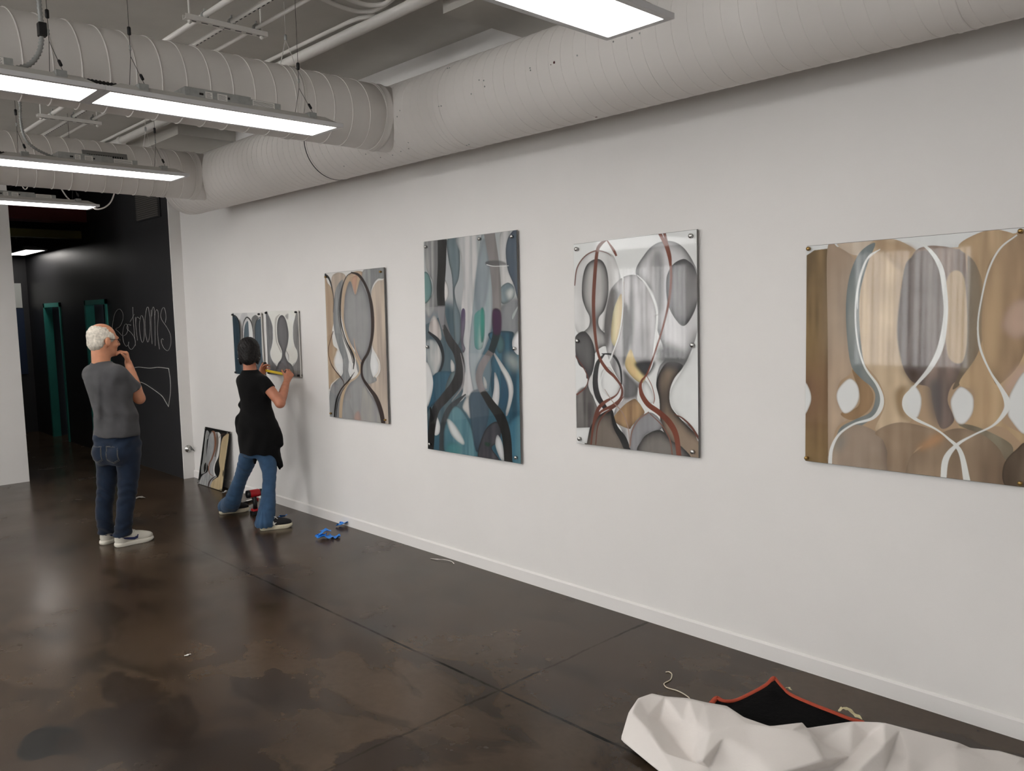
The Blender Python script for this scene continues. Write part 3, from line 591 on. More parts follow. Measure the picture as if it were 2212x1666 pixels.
c.fill([(470, 1230), (520, 1300), (600, 1450), (640, 1600), (440, 1580), (450, 1400)], (140, 138, 140), (150, 145, 138))
c.fill([(392, 345), (360, 200), (410, 160), (405, 260)], (185, 138, 110))
c.fill([(222, 880), (262, 960), (275, 1030), (262, 1110), (240, 1130), (195, 1060), (190, 980)], (202, 201, 202)); c.fill([(560, 900), (610, 990), (612, 1070), (580, 1140), (560, 1130), (540, 1040), (545, 960)], (204, 203, 204)); c.fill([(338, 985), (360, 1040), (365, 1100), (350, 1130), (330, 1060), (332, 1000)], (202, 201, 201)); c.fill([(150, 1260), (165, 1210), (235, 1150), (170, 1220), (152, 1280)], (205, 204, 202))
c.rib([(380, 160), (320, 190), (282, 300), (268, 500), (292, 680), (352, 850), (402, 950), (436, 1030), (440, 1090), (400, 1150), (330, 1200), (285, 1280), (258, 1400), (250, 1550)], [4, 10, 14, 16, 18, 20, 22, 18, 20, 24, 30, 30], (176, 150, 118))
c.rib([(230, 870), (196, 960), (197, 1040), (250, 1130)], [3, 5, 4], (190, 168, 140)); c.rib([(600, 960), (625, 1030), (615, 1100), (570, 1150)], [3, 5, 4], (190, 168, 140))
c.rib([(380, 770), (395, 870), (430, 960), (455, 1000)], [5, 12, 8], (176, 138, 108))
c.rib([(365, 130), (310, 170), (268, 280), (247, 450), (256, 620), (300, 780), (358, 900), (382, 980), (374, 1070)], [8, 8, 10, 14, 12, 10, 20, 16, 8], (30, 27, 27)); c.rib([(300, 180), (262, 280), (232, 450), (240, 620), (290, 790), (350, 920), (372, 1010)], [4, 4, 5, 5, 6, 8, 6], (52, 42, 38))
c.rib([(388, 1095), (330, 1180), (260, 1260), (212, 1370), (190, 1540)], [4, 16, 12, 16, 12], (28, 26, 26)); c.rib([(330, 1200), (270, 1280), (225, 1390), (206, 1540)], [3, 8, 7], (40, 34, 32))
c.rib([(352, 130), (430, 160), (500, 270), (545, 420), (562, 600), (555, 760), (520, 900), (470, 990), (455, 1060), (465, 1150), (520, 1240), (590, 1340), (640, 1470), (668, 1610)], [14, 26, 24, 30, 32, 28, 26, 26, 22, 22, 30, 40, 42, 40], (52, 37, 34), (44, 30, 28))
c.rib([(95, 150), (140, 190), (170, 290), (185, 400), (180, 520)], [30, 18, 10, 6, 3], (32, 32, 36)); c.rib([(180, 700), (150, 800), (134, 870), (140, 950), (172, 1040), (240, 1130), (275, 1180), (285, 1220)], [8, 5, 6, 6, 8, 9, 7, 4], (70, 44, 36))
c.fill([(395, 1500), (430, 1480), (445, 1570), (385, 1560)], (170, 122, 100), soft=4, alpha=.7)
painting('narrow tan and grey painting with one dark brown looping ribbon', c, wallc(q, 680, 560, 4.5), .024, CR, M['brass'], bolt_r=.008)

# tall blue-grey one
q = [(80, 135), (708, 55), (738, 1640), (108, 1538)]; c = Canvas(240, 540, q, (150, 152, 155), seed=5, k=1.38, chroma=.85, smoky=.55)
c.fill([(60, 800), (760, 720), (760, 1680), (60, 1600)], (70, 98, 110), (40, 78, 94), 'down', soft=30)
c.fill([(60, 640), (330, 600), (330, 1300), (60, 1300)], (80, 95, 102), (46, 72, 84), soft=10)
c.fill([(90, 130), (182, 120), (170, 500), (120, 640), (90, 560), (140, 480), (140, 400), (95, 300)], (170, 167, 166), (112, 112, 114)); c.fill([(150, 125), (185, 122), (180, 560), (150, 560)], (108, 108, 110), soft=4)
c.fill([(78, 345), (110, 345), (135, 420), (130, 500), (85, 545), (70, 450)], (98, 134, 132), (80, 112, 114), rim=(40, 46, 50))
c.fill([(238, 125), (305, 112), (325, 230), (318, 370), (290, 450), (300, 540), (330, 640), (330, 800), (290, 800), (275, 400), (250, 260)], (84, 100, 108), (98, 112, 118), rim=(50, 55, 60))
c.fill([(305, 105), (490, 85), (440, 300), (410, 560), (420, 700), (400, 900), (420, 1150), (350, 1160), (345, 900), (335, 600), (350, 400), (330, 220)], (188, 184, 184), (140, 144, 148))
c.fill([(470, 90), (500, 95), (540, 400), (540, 700), (480, 880), (430, 1000), (450, 1150), (420, 1150), (385, 900), (415, 560), (440, 320)], (126, 138, 146), (150, 156, 160))
c.fill([(440, 300), (490, 110), (525, 300), (500, 520), (470, 600), (430, 560)], (112, 122, 130), soft=3, alpha=.7)
c.fill([(600, 75), (662, 60), (640, 200), (645, 320), (684, 405), (610, 430), (596, 200)], (188, 185, 185), (150, 150, 152)); c.fill([(690, 55), (715, 50), (722, 500), (690, 420), (650, 320), (635, 200), (650, 110)], (58, 72, 88), (74, 86, 100), rim=(38, 44, 54))
c.fill([(600, 440), (650, 405), (692, 440), (690, 500), (650, 540), (610, 545), (590, 500)], (98, 114, 122), (128, 138, 142), rim=(66, 74, 80)); c.fill([(640, 470), (670, 445), (688, 460), (675, 510), (655, 520)], (182, 184, 184), soft=4)
c.fill([(610, 560), (720, 520), (725, 740), (600, 740), (590, 620)], (120, 122, 126), (96, 96, 102), soft=5); c.rib([(720, 560), (690, 620), (680, 650)], [4, 16, 4], (150, 154, 156))
c.fill([(520, 745), (680, 735), (678, 800), (725, 885), (745, 1300), (640, 1360), (560, 1260), (540, 1150), (530, 960), (560, 850)], (24, 62, 80), (44, 92, 112)); c.fill([(590, 750), (625, 800), (620, 860), (590, 880), (570, 830)], (58, 92, 98), soft=2)
c.fill([(640, 890), (700, 900), (722, 960), (700, 1000), (650, 950)], (150, 158, 156), soft=8, alpha=.8)
c.fill([(545, 865), (610, 950), (670, 1050), (686, 1150), (650, 1295), (635, 1290), (655, 1150), (615, 1020)], (188, 186, 186)); c.fill([(560, 1010), (588, 1080), (592, 1180), (575, 1255), (540, 1230), (556, 1120)], (182, 180, 182)); c.fill([(600, 1000), (650, 1100), (640, 1250), (590, 1250), (605, 1120)], (34, 72, 96), soft=2, alpha=.8)
c.fill([(722, 735), (690, 770), (678, 820), (695, 870), (726, 882)], (196, 195, 197)); c.fill([(485, 1040), (505, 1075), (508, 1120), (490, 1110)], (188, 186, 186))
c.fill([(120, 680), (150, 625), (188, 690), (198, 790), (150, 770), (120, 740)], (190, 182, 178), (150, 140, 138)); c.fill([(100, 800), (180, 810), (205, 900), (180, 1000), (140, 1030), (100, 930)], (110, 124, 130), (172, 168, 166), soft=3)
c.rib([(112, 735), (180, 800), (212, 900), (195, 990), (150, 1060), (140, 1110)], [12, 26, 18, 16, 14, 10], (34, 38, 44)); c.fill([(140, 1040), (280, 1010), (290, 1080), (220, 1170), (120, 1260), (100, 1330)], (48, 92, 112), (34, 66, 84)); c.fill([(93, 945), (125, 990), (144, 1080), (130, 1180), (102, 1245), (85, 1100)], (194, 192, 192)); c.fill([(215, 385), (242, 420), (250, 480), (236, 522), (213, 528)], (194, 190, 188), rim=(50, 50, 52)); c.fill([(265, 925), (288, 960), (286, 1010), (266, 1000)], (190, 186, 184))
c.fill([(270, 1010), (340, 1030), (330, 1110), (250, 1190), (225, 1130)], (92, 108, 112), (70, 84, 90))
c.rib([(355, 990), (368, 1090), (345, 1180), (290, 1230)], [8, 26, 22, 8], (172, 168, 168)); c.rib([(365, 1160), (265, 1255), (215, 1380), (203, 1550)], [8, 46, 44, 36], (62, 66, 70), (40, 46, 50))
c.fill([(240, 1330), (300, 1240), (380, 1330), (430, 1480), (440, 1600), (240, 1580), (215, 1450)], (88, 128, 138), (56, 96, 110), rim=(36, 50, 56)); c.fill([(240, 1335), (290, 1370), (352, 1480), (340, 1505), (270, 1440)], (182, 184, 184), soft=1); c.fill([(165, 1315), (190, 1370), (184, 1432), (152, 1435)], (190, 190, 190)); c.fill([(345, 1245), (385, 1170), (398, 1320), (370, 1290)], (176, 172, 170), soft=1); c.fill([(250, 1500), (330, 1510), (320, 1575), (240, 1560)], (52, 118, 120), soft=5, alpha=.6)
c.fill([(390, 1170), (470, 1130), (520, 1250), (500, 1400), (440, 1560), (400, 1350)], (66, 84, 98), (50, 66, 80), soft=2); c.fill([(490, 1420), (560, 1350), (602, 1380), (590, 1480), (540, 1530), (590, 1620), (450, 1600)], (54, 54, 62), (72, 70, 74), rim=(26, 26, 30)); c.fill([(580, 1440), (612, 1500), (628, 1610), (600, 1605), (566, 1510)], (184, 184, 186)); c.fill([(500, 1490), (530, 1500), (520, 1520), (495, 1510)], (20, 70, 50), soft=2, alpha=.7)
c.fill([(640, 1400), (742, 1320), (745, 1650), (670, 1610)], (42, 96, 120), (70, 112, 126), soft=3)
c.rib([(206, 118), (203, 300), (195, 450), (200, 570)], [62, 56, 54, 52], (24, 24, 25), (36, 36, 37)); c.rib([(200, 560), (205, 640), (240, 760)], [52, 50, 46], (98, 96, 100)); c.rib([(215, 690), (255, 790), (310, 880), (330, 990), (300, 1090), (220, 1190), (160, 1270), (135, 1400), (125, 1550)], [20, 50, 58, 66, 70, 62, 54, 48, 44], (34, 33, 34), (54, 53, 55))
c.rib([(125, 1250), (140, 1380), (128, 1550)], [10, 30, 40], (16, 16, 17)); c.rib([(330, 880), (352, 1000), (340, 1110), (270, 1210)], [4, 10, 12, 4], (120, 116, 118))
c.rib([(525, 80), (560, 300), (575, 500), (573, 640)], [74, 66, 60, 56], (104, 99, 99), (118, 112, 112)); c.rib([(575, 735), (560, 800), (530, 890)], [52, 48, 44], (26, 40, 44)); c.rib([(535, 870), (478, 960), (455, 1040), (470, 1120), (500, 1170)], [44, 50, 46, 42, 44], (86, 78, 78), (104, 94, 94)); c.rib([(480, 1140), (535, 1225), (600, 1320), (640, 1450), (655, 1650)], [40, 54, 66, 60, 54], (24, 25, 26), (38, 38, 38))
c.fill([(335, 600), (360, 590), (360, 700), (348, 800), (362, 850), (345, 875), (332, 780)], (74, 60, 92), (130, 122, 136)); c.fill([(425, 620), (488, 588), (494, 700), (480, 840), (430, 845), (420, 740)], (72, 132, 128), (150, 158, 158)); c.fill([(464, 600), (488, 590), (490, 760), (470, 800)], (36, 128, 116), soft=1); c.fill([(547, 592), (600, 600), (600, 742), (552, 742)], (78, 22, 72), (52, 18, 54), soft=1)
c.fill([(82, 568), (222, 568), (215, 720), (205, 720), (180, 640), (90, 690)], (176, 174, 178), alpha=.25, curve=False); c.fill([(365, 1150), (520, 1140), (540, 1000), (530, 900), (440, 880), (350, 880)], (176, 174, 178), alpha=.18, curve=False)  # pale veils: a bright reflection on the acrylic, put into the paint
c.fill([(505, 265), (600, 260), (640, 285), (560, 290), (510, 290)], (70, 68, 72), soft=2, alpha=.7); c.rib([(505, 285), (560, 296), (655, 292)], [5, 3], (205, 205, 205))
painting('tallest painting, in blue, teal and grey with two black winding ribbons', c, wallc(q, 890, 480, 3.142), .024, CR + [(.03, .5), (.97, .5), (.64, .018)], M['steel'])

# grey figures with rust-brown ribbons
q = [(60, 152), (895, 50), (908, 1600), (82, 1500)]; c = Canvas(300, 540, q, (200, 198, 198), seed=8, smoky=.5)
c.fill([(66, 430), (80, 320), (130, 240), (210, 190), (300, 210), (345, 260), (380, 420), (330, 620), (240, 760), (120, 760), (70, 700)], (176, 174, 174), (188, 186, 186))
c.fill([(210, 250), (150, 290), (122, 380), (118, 500), (140, 580), (168, 640), (165, 700), (130, 740), (75, 790), (70, 900), (110, 960), (150, 1010), (160, 1070), (140, 1130), (78, 1180), (80, 1395), (255, 1390), (200, 1200), (160, 1100), (190, 1010), (200, 900), (260, 840), (335, 850), (320, 790), (240, 720), (230, 650), (270, 590), (295, 480), (290, 350), (260, 270)], (70, 69, 70), (158, 155, 154), 'edge')
c.fill([(68, 790), (130, 738), (185, 800), (205, 900), (190, 1010), (150, 1060), (140, 1000), (90, 950)], (62, 61, 63), (88, 86, 87), 'edge'); c.fill([(80, 1170), (150, 1120), (200, 1220), (250, 1390), (80, 1390)], (74, 70, 70), (112, 108, 106), soft=2)
c.fill([(300, 500), (330, 430), (400, 370), (480, 358), (550, 400), (600, 500), (620, 620), (615, 800), (590, 950), (540, 1060), (500, 1110), (490, 1200), (540, 1290), (460, 1380), (440, 1520), (420, 1520), (380, 1400), (330, 1330), (350, 1250), (395, 1200), (400, 1120), (350, 1040), (290, 900), (270, 700)], (120, 118, 120), (172, 169, 171))
c.fill([(300, 500), (330, 450), (360, 500), (320, 700), (290, 850), (270, 700)], (96, 92, 92), soft=4); c.fill([(375, 490), (388, 520), (386, 700), (345, 835), (313, 780), (330, 600)], (205, 182, 138), (186, 160, 116)); c.fill([(400, 560), (440, 620), (445, 800), (410, 940), (400, 1000), (490, 1100), (480, 1180), (400, 1190), (402, 1080), (392, 900)], (60, 60, 63), (96, 94, 96), soft=3); c.fill([(445, 860), (480, 940), (545, 1040), (520, 1090), (450, 1040), (408, 960)], (206, 180, 126), (186, 158, 108)); c.fill([(460, 1200), (490, 1210), (540, 1290), (460, 1375), (430, 1400), (330, 1340), (390, 1250)], (172, 138, 96), (120, 92, 66)); c.fill([(480, 950), (610, 945), (560, 1040), (500, 1000)], (52, 52, 55), soft=3)
c.fill([(480, 350), (540, 220), (620, 145), (720, 130), (800, 170), (870, 270), (902, 380), (905, 700), (830, 930), (740, 1060), (710, 1150), (720, 1250), (780, 1330), (870, 1400), (912, 1480), (912, 1620), (520, 1570), (510, 1480), (560, 1420), (650, 1380), (640, 1200), (620, 1080), (640, 980), (680, 900), (620, 700), (600, 480)], (112, 111, 113), (176, 174, 176), 'edge')
c.fill([(800, 250), (740, 280), (700, 340), (685, 420), (700, 560), (760, 670), (810, 700), (860, 640), (897, 540), (902, 400), (880, 310), (840, 265)], (74, 73, 76), (116, 113, 115), 'edge'); c.fill([(590, 260), (640, 200), (670, 400), (650, 600), (610, 560), (590, 400)], (112, 110, 112), (150, 148, 150), soft=5)
c.fill([(690, 950), (800, 970), (740, 1060), (710, 1150), (720, 1250), (800, 1350), (908, 1470), (910, 1610), (790, 1590), (660, 1400), (640, 1200), (620, 1080)], (38, 38, 41), (128, 110, 94), 'edge'); c.fill([(620, 860), (700, 830), (830, 900), (780, 980), (660, 960)], (84, 83, 85), soft=8)
c.fill([(150, 1520), (165, 1420), (210, 1330), (300, 1270), (330, 1290), (330, 1370), (380, 1440), (430, 1560)], (34, 34, 35), (104, 94, 86), 'edge'); c.fill([(443, 1550), (445, 1440), (480, 1350), (560, 1290), (620, 1310), (660, 1370), (640, 1410), (560, 1430), (515, 1490), (510, 1560)], (132, 131, 135), (116, 114, 118)); c.fill([(508, 1570), (520, 1480), (570, 1430), (650, 1410), (720, 1480), (800, 1530), (835, 1610)], (60, 58, 58), (104, 98, 94), 'edge')
c.fill([(250, 1010), (300, 980), (350, 1050), (375, 1110), (330, 1190), (260, 1150), (245, 1080)], (205, 203, 202)); c.fill([(545, 1070), (590, 1140), (605, 1210), (570, 1230), (530, 1180), (525, 1110)], (205, 203, 202)); c.fill([(910, 780), (850, 920), (760, 1060), (715, 1150), (720, 1240), (790, 1330), (870, 1400), (912, 1450)], (202, 200, 200)); c.fill([(160, 1090), (190, 1030), (200, 1150), (240, 1230), (180, 1160)], (186, 184, 184)); c.fill([(80, 1395), (170, 1392), (150, 1500), (80, 1500)], (200, 198, 197), curve=False)
c.rib([(270, 890), (222, 960), (207, 1080), (225, 1180), (275, 1260)], [10, 28, 36, 38, 30], (36, 36, 38), (56, 55, 57)); c.rib([(250, 890), (325, 900), (370, 970), (384, 1060), (380, 1120)], [6, 16, 14, 12, 6], (40, 40, 42)); c.rib([(318, 1290), (345, 1390), (395, 1470), (430, 1560)], [14, 30, 46, 40], (30, 30, 31))
c.rib([(68, 430), (85, 310), (140, 230), (215, 195), (285, 210), (315, 232)], [7, 8, 8, 8, 4, 3], (96, 58, 50)); c.rib([(72, 900), (130, 990), (158, 1060), (140, 1120), (80, 1170)], [5, 6, 6, 8, 12], (96, 54, 44))
BRN, BR2 = (106, 58, 44), (92, 52, 42)
c.rib([(283, 120), (330, 190), (352, 235)], [6, 18, 12], BRN); c.rib([(350, 230), (385, 330), (398, 450), (393, 600), (370, 760), (320, 900), (280, 980), (250, 1050), (250, 1120), (300, 1200)], [12, 10, 10, 10, 12, 12, 8, 6, 5, 4], (214, 211, 210)); c.rib([(400, 400), (398, 600), (372, 770), (325, 900)], [3, 3, 3], (110, 84, 76))
c.rib([(285, 120), (245, 150), (220, 200), (205, 350), (195, 550), (205, 750), (230, 900), (280, 990), (340, 1050), (385, 1120), (380, 1190), (330, 1240), (240, 1290), (195, 1380), (180, 1510)], [8, 22, 22, 24, 24, 20, 18, 22, 18, 14, 18, 22, 16, 10, 8], BRN, BR2)
c.rib([(385, 1100), (350, 1170), (270, 1220), (225, 1270), (195, 1370), (178, 1510)], [5, 10, 22, 24, 16, 10], BRN, BR2); c.rib([(400, 1180), (350, 1240), (270, 1300), (225, 1380), (210, 1510)], [4, 14, 10, 8, 6], BR2); c.rib([(270, 1130), (320, 1210), (390, 1290), (430, 1400), (440, 1530)], [3, 5, 6, 6, 5], (138, 112, 100))
c.rib([(490, 358), (550, 420), (610, 540), (625, 640), (612, 800), (590, 960), (550, 1040)], [5, 12, 16, 14, 14, 12, 6], (206, 203, 203)); c.rib([(600, 640), (640, 620)], [2, 3], (90, 80, 80))
c.rib([(640, 70), (690, 180), (718, 320), (710, 500), (670, 690), (610, 880), (560, 1020), (518, 1080), (515, 1150), (560, 1230), (640, 1290), (710, 1360), (755, 1450), (775, 1600)], [24, 20, 16, 18, 13, 11, 11, 16, 28, 34, 36, 40, 36, 32], (114, 56, 38), (98, 50, 36)); c.rib([(672, 66), (690, 140), (715, 230), (722, 340)], [20, 18, 14, 8], (108, 56, 40))
c.rib([(555, 1040), (590, 1110), (608, 1190), (600, 1230)], [4, 6, 5], (120, 72, 56)); c.rib([(740, 1300), (800, 1330), (860, 1390), (910, 1470)], [6, 10, 14, 16], (92, 54, 44)); c.rib([(570, 1285), (500, 1340), (455, 1420), (443, 1520)], [8, 7, 6], (118, 84, 72)); c.rib([(575, 1295), (660, 1380), (710, 1470), (730, 1590)], [5, 8, 9], (110, 72, 58)); c.rib([(497, 1120), (505, 1200), (545, 1285)], [4, 14, 5], (206, 204, 204))
painting('grey painting of rounded figures with rust-brown looping ribbons', c, wallc(q, 1220, 480, 3.142), .024, CR + [(.03, .48), (.97, .5)], M['steel'], bolt_r=.012)

# wide tan one at the right edge
q = [(64, 148), (1397, 33), (1394, 1617), (55, 1455)]; c = Canvas(500, 540, q, (158, 130, 100), seed=12, k=1.55, chroma=.80, smoky=.18)
c.fill([(40, 120), (1420, 0), (1420, 90), (1000, 150), (730, 170), (500, 115), (260, 150), (40, 215)], (200, 198, 196), curve=False); c.fill([(260, 150), (270, 128), (480, 108), (420, 180), (350, 200)], (178, 158, 138), (190, 176, 160))
c.fill([(56, 208), (110, 172), (192, 162), (200, 600), (198, 1480), (50, 1470)], (98, 76, 44), (130, 102, 62), curve=False); c.fill([(60, 850), (190, 880), (190, 1200), (60, 1200)], (112, 72, 54), soft=20, alpha=.6); c.fill([(55, 600), (110, 600), (100, 900), (55, 900)], (148, 116, 62), soft=12, alpha=.5)
c.fill([(190, 162), (260, 158), (330, 200), (362, 260), (330, 400), (310, 600), (340, 880), (270, 960), (245, 1040), (260, 1120), (330, 1180), (240, 1260), (205, 1480), (195, 1480), (192, 700)], (150, 126, 104), (168, 144, 120)); c.fill([(260, 300), (340, 330), (310, 700), (240, 800)], (150, 138, 128), soft=16, alpha=.6)
c.fill([(340, 890), (420, 960), (470, 1050), (440, 1140), (340, 1200), (270, 1160), (370, 1120), (385, 1040)], (128, 98, 64), (150, 116, 78)); c.fill([(450, 130), (570, 103), (680, 140), (735, 200), (650, 330), (620, 500), (620, 750), (660, 900), (725, 980), (650, 1060), (640, 1100), (700, 1200), (600, 1240), (480, 1260), (540, 1100), (500, 960), (400, 820), (370, 600), (390, 300)], (168, 142, 110), (190, 166, 134))
c.fill([(500, 110), (680, 140), (732, 200), (660, 300), (520, 180), (470, 150)], (158, 130, 98), (172, 144, 110), soft=2)
c.fill([(480, 130), (400, 170), (345, 260), (310, 400), (303, 600), (330, 850), (390, 940), (460, 1000), (480, 1060), (450, 1150), (350, 1200), (260, 1260), (230, 1400), (300, 1300), (420, 1220), (510, 1150), (530, 1060), (490, 970), (420, 870), (390, 700), (385, 450), (430, 260)], (96, 106, 110), (120, 124, 122))
c.fill([(210, 1480), (235, 1340), (330, 1240), (420, 1240), (520, 1310), (570, 1480), (560, 1530)], (138, 118, 102), (150, 130, 112)); c.fill([(240, 1340), (300, 1290), (290, 1330), (250, 1400)], (110, 118, 120), soft=5, alpha=.7); c.fill([(520, 1300), (570, 1360), (580, 1500), (540, 1500)], (92, 74, 64), soft=6, alpha=.8); c.fill([(560, 1520), (550, 1350), (480, 1275), (640, 1213), (880, 1280), (850, 1350), (740, 1370), (680, 1480), (690, 1560)], (132, 108, 84), (146, 122, 98)); c.fill([(410, 1440), (560, 1450), (690, 1440), (560, 1480), (440, 1480)], (110, 86, 62), soft=8, alpha=.5)
c.fill([(720, 180), (800, 145), (900, 148), (980, 165), (1025, 178), (1050, 600), (1035, 900), (950, 980), (920, 1080), (960, 1200), (880, 1250), (830, 1100), (810, 1000), (720, 970), (650, 880), (620, 700), (630, 480), (660, 310)], (96, 80, 74), (140, 118, 106)); c.fill([(650, 320), (690, 220), (800, 175), (880, 330), (908, 560), (880, 760), (800, 900), (720, 970), (650, 870), (613, 650)], (92, 80, 78), (116, 104, 100)); c.fill([(920, 330), (1022, 340), (1032, 800), (930, 820), (905, 600)], (184, 158, 122), (166, 140, 106)); c.fill([(690, 880), (760, 900), (725, 985), (650, 880)], (72, 54, 44), soft=4)
c.fill([(810, 960), (880, 960), (880, 1230), (840, 1180), (815, 1080)], (84, 78, 78), soft=5); c.fill([(600, 1020), (680, 990), (650, 1070), (660, 1150), (700, 1210), (620, 1160)], (140, 112, 76), soft=3)
c.fill([(1045, 190), (1110, 280), (1152, 450), (1155, 600), (1110, 780), (1030, 940), (950, 1010), (1000, 880), (1040, 700)], (104, 88, 70), (124, 108, 88)); c.fill([(985, 150), (1080, 80), (1200, 48), (1320, 70), (1400, 120), (1400, 900), (1290, 1050), (1250, 1200), (1400, 1300), (1400, 1370), (1250, 1240), (1050, 1260), (985, 1225), (1080, 1080), (1070, 1010), (990, 970), (1100, 800), (1155, 600), (1152, 430), (1085, 240)], (186, 156, 114), (162, 132, 96)); c.fill([(1135, 60), (1240, 52), (1240, 180), (1180, 300), (1145, 450), (1120, 300)], (150, 122, 88), (176, 146, 108), soft=2); c.fill([(1180, 230), (1330, 80), (1400, 130), (1400, 740), (1250, 970), (1190, 930), (1130, 700), (1140, 420)], (132, 104, 74), (158, 128, 94)); c.fill([(1190, 330), (1240, 260), (1230, 800), (1200, 920), (1140, 740)], (184, 152, 110), soft=6); c.fill([(1260, 600), (1310, 500), (1400, 470), (1400, 660), (1330, 695), (1270, 650)], (172, 142, 122), soft=3); c.fill([(1270, 980), (1360, 860), (1400, 900), (1290, 1040)], (182, 150, 130), soft=3)
c.fill([(985, 1228), (1100, 1240), (1310, 1350), (1280, 1450), (1150, 1310)], (136, 126, 104), (112, 98, 78)); c.fill([(690, 1580), (688, 1440), (760, 1370), (880, 1280), (1000, 1250), (1150, 1300), (1260, 1420), (1285, 1620), (1000, 1620)], (124, 102, 80), (140, 116, 92)); c.fill([(740, 1370), (840, 1290), (900, 1290), (870, 1340), (760, 1385)], (168, 124, 82), soft=3); c.fill([(1180, 1400), (1270, 1420), (1290, 1600), (1180, 1600)], (98, 74, 54), soft=12, alpha=.7); c.fill([(1255, 1560), (1270, 1460), (1340, 1380), (1400, 1355), (1400, 1640), (1290, 1620)], (74, 58, 44), (98, 82, 66), rim=(48, 34, 26))
for P in ([(320, 945), (370, 980), (383, 1060), (350, 1130), (290, 1158), (248, 1080), (255, 1010)], [(715, 985), (755, 1040), (760, 1110), (735, 1185), (690, 1170), (660, 1080), (680, 1020)], [(1000, 993), (1060, 1030), (1080, 1080), (1070, 1160), (1020, 1222), (970, 1205), (938, 1100), (955, 1040)], [(48, 970), (85, 1020), (90, 1090), (48, 1165)], [(1404, 905), (1305, 1030), (1290, 1130), (1300, 1190), (1404, 1275)]): c.fill(P, (206, 207, 210), amt=.02, rim=(120, 96, 72))
RW = (200, 197, 193)
c.rib([(510, 165), (440, 210), (395, 310), (366, 450), (360, 600), (380, 760), (420, 880), (490, 980), (520, 1060), (510, 1130), (460, 1190), (350, 1225), (260, 1290), (215, 1380), (205, 1485)], [5, 10, 14, 12, 10, 10, 12, 16, 22, 26, 18, 12, 14, 20, 24], RW); c.rib([(500, 170), (415, 250), (378, 400), (372, 520)], [3, 5, 4], RW)
c.rib([(640, 118), (740, 124), (820, 180), (880, 280), (903, 420), (908, 560), (880, 740), (820, 870), (720, 990), (662, 1060), (665, 1130), (720, 1190), (840, 1250), (920, 1310), (1000, 1400), (1042, 1600)], [5, 9, 22, 30, 30, 28, 36, 30, 16, 24, 30, 20, 12, 14, 28, 44], RW, amt=.03)
c.rib([(1345, 78), (1240, 160), (1170, 290), (1125, 470), (1105, 620), (1120, 760), (1180, 900), (1250, 1010), (1285, 1090), (1270, 1150), (1200, 1230), (1080, 1290), (980, 1350), (910, 1440), (893, 1580)], [8, 11, 11, 10, 10, 14, 12, 24, 40, 30, 14, 11, 20, 38, 36], RW, amt=.03)
painting('widest painting, tan and brown with white looping ribbons', c, wallc(q, 1720, 480, 2.823), .024, [(.015, .012), (.985, .012), (.985, .985), (.012, .985)], M['brass'], bolt_r=.009)

# two small ones being hung
q = [(115, 165), (715, 150), (790, 1500), (185, 1445)]; c = Canvas(110, 190, q, (186, 184, 184), seed=21)
c.fill([(300, 200), (430, 170), (430, 500), (300, 500)], (172, 170, 172)); c.fill([(430, 760), (520, 900), (560, 1020), (640, 1180), (700, 1540), (220, 1540), (260, 1250), (350, 1080), (390, 930)], (92, 92, 94), (76, 80, 86)); c.rib([(345, 700), (375, 880), (420, 1000), (400, 1110), (320, 1230), (270, 1380), (255, 1520)], [12, 14, 16, 18, 22, 24, 22], (15, 15, 17)); c.rib([(556, 700), (535, 880), (500, 1000), (520, 1110), (600, 1230), (650, 1380), (670, 1520)], [12, 14, 16, 18, 22, 24, 22], (15, 15, 17))
c.fill([(260, 300), (330, 500), (330, 800), (280, 1000), (260, 800)], (110, 106, 104), soft=3); c.fill([(100, 1470), (120, 260), (165, 230), (230, 300), (270, 450), (275, 700), (260, 850), (230, 1000), (300, 1200), (330, 1470)], (36, 52, 64), (48, 66, 78)); c.rib([(118, 240), (180, 225), (240, 300), (275, 450), (282, 720), (265, 860)], [14, 20, 22, 18, 12], (16, 17, 19)); c.rib([(118, 212), (185, 208)], [12, 10], (40, 42, 46))
c.fill([(522, 290), (590, 208), (640, 225), (665, 270), (620, 380), (600, 600), (590, 800), (560, 500)], (104, 103, 103), (88, 88, 88)); c.fill([(600, 820), (600, 480), (630, 330), (690, 285), (715, 285), (745, 1000), (785, 1450), (640, 1450), (660, 1100)], (56, 76, 90), (46, 62, 76)); c.rib([(606, 800), (595, 500), (620, 340), (680, 265), (716, 256)], [10, 12, 14, 14, 12], (18, 18, 20))
c.fill([(365, 760), (370, 500), (400, 380), (445, 335), (462, 500), (462, 760)], (58, 76, 88), (70, 88, 98)); c.fill([(468, 760), (480, 600), (530, 510), (552, 650), (556, 760)], (196, 196, 199)); c.rib([(352, 800), (336, 600), (346, 400), (400, 272), (450, 262), (510, 340), (545, 480), (560, 650), (555, 800)], [14, 14, 16, 30, 28, 18, 16, 16], (15, 15, 17))
painting('small blue and black painting partly hidden behind the head of the woman', c, wallc(q, 490, 660, 9.8), .024, CR, M['dark'], 'white', bolt_r=.009)
q = [(820, 125), (1500, 105), (1560, 1520), (880, 1455)]; c = Canvas(110, 190, q, (194, 190, 185), seed=23)
c.fill([(1300, 180), (1420, 180), (1400, 800), (1300, 900)], (206, 198, 184), soft=3, alpha=.7); c.rib([(1120, 190), (1050, 270), (1030, 420), (1035, 620), (1060, 780), (1120, 920), (1150, 1000)], [16, 40, 34, 30, 26, 26, 12], (152, 148, 144)); c.fill([(1230, 230), (1280, 180), (1300, 190), (1290, 300)], (140, 138, 136), soft=2)  # grey offset band: shadow beside the pin shape, painted into the film
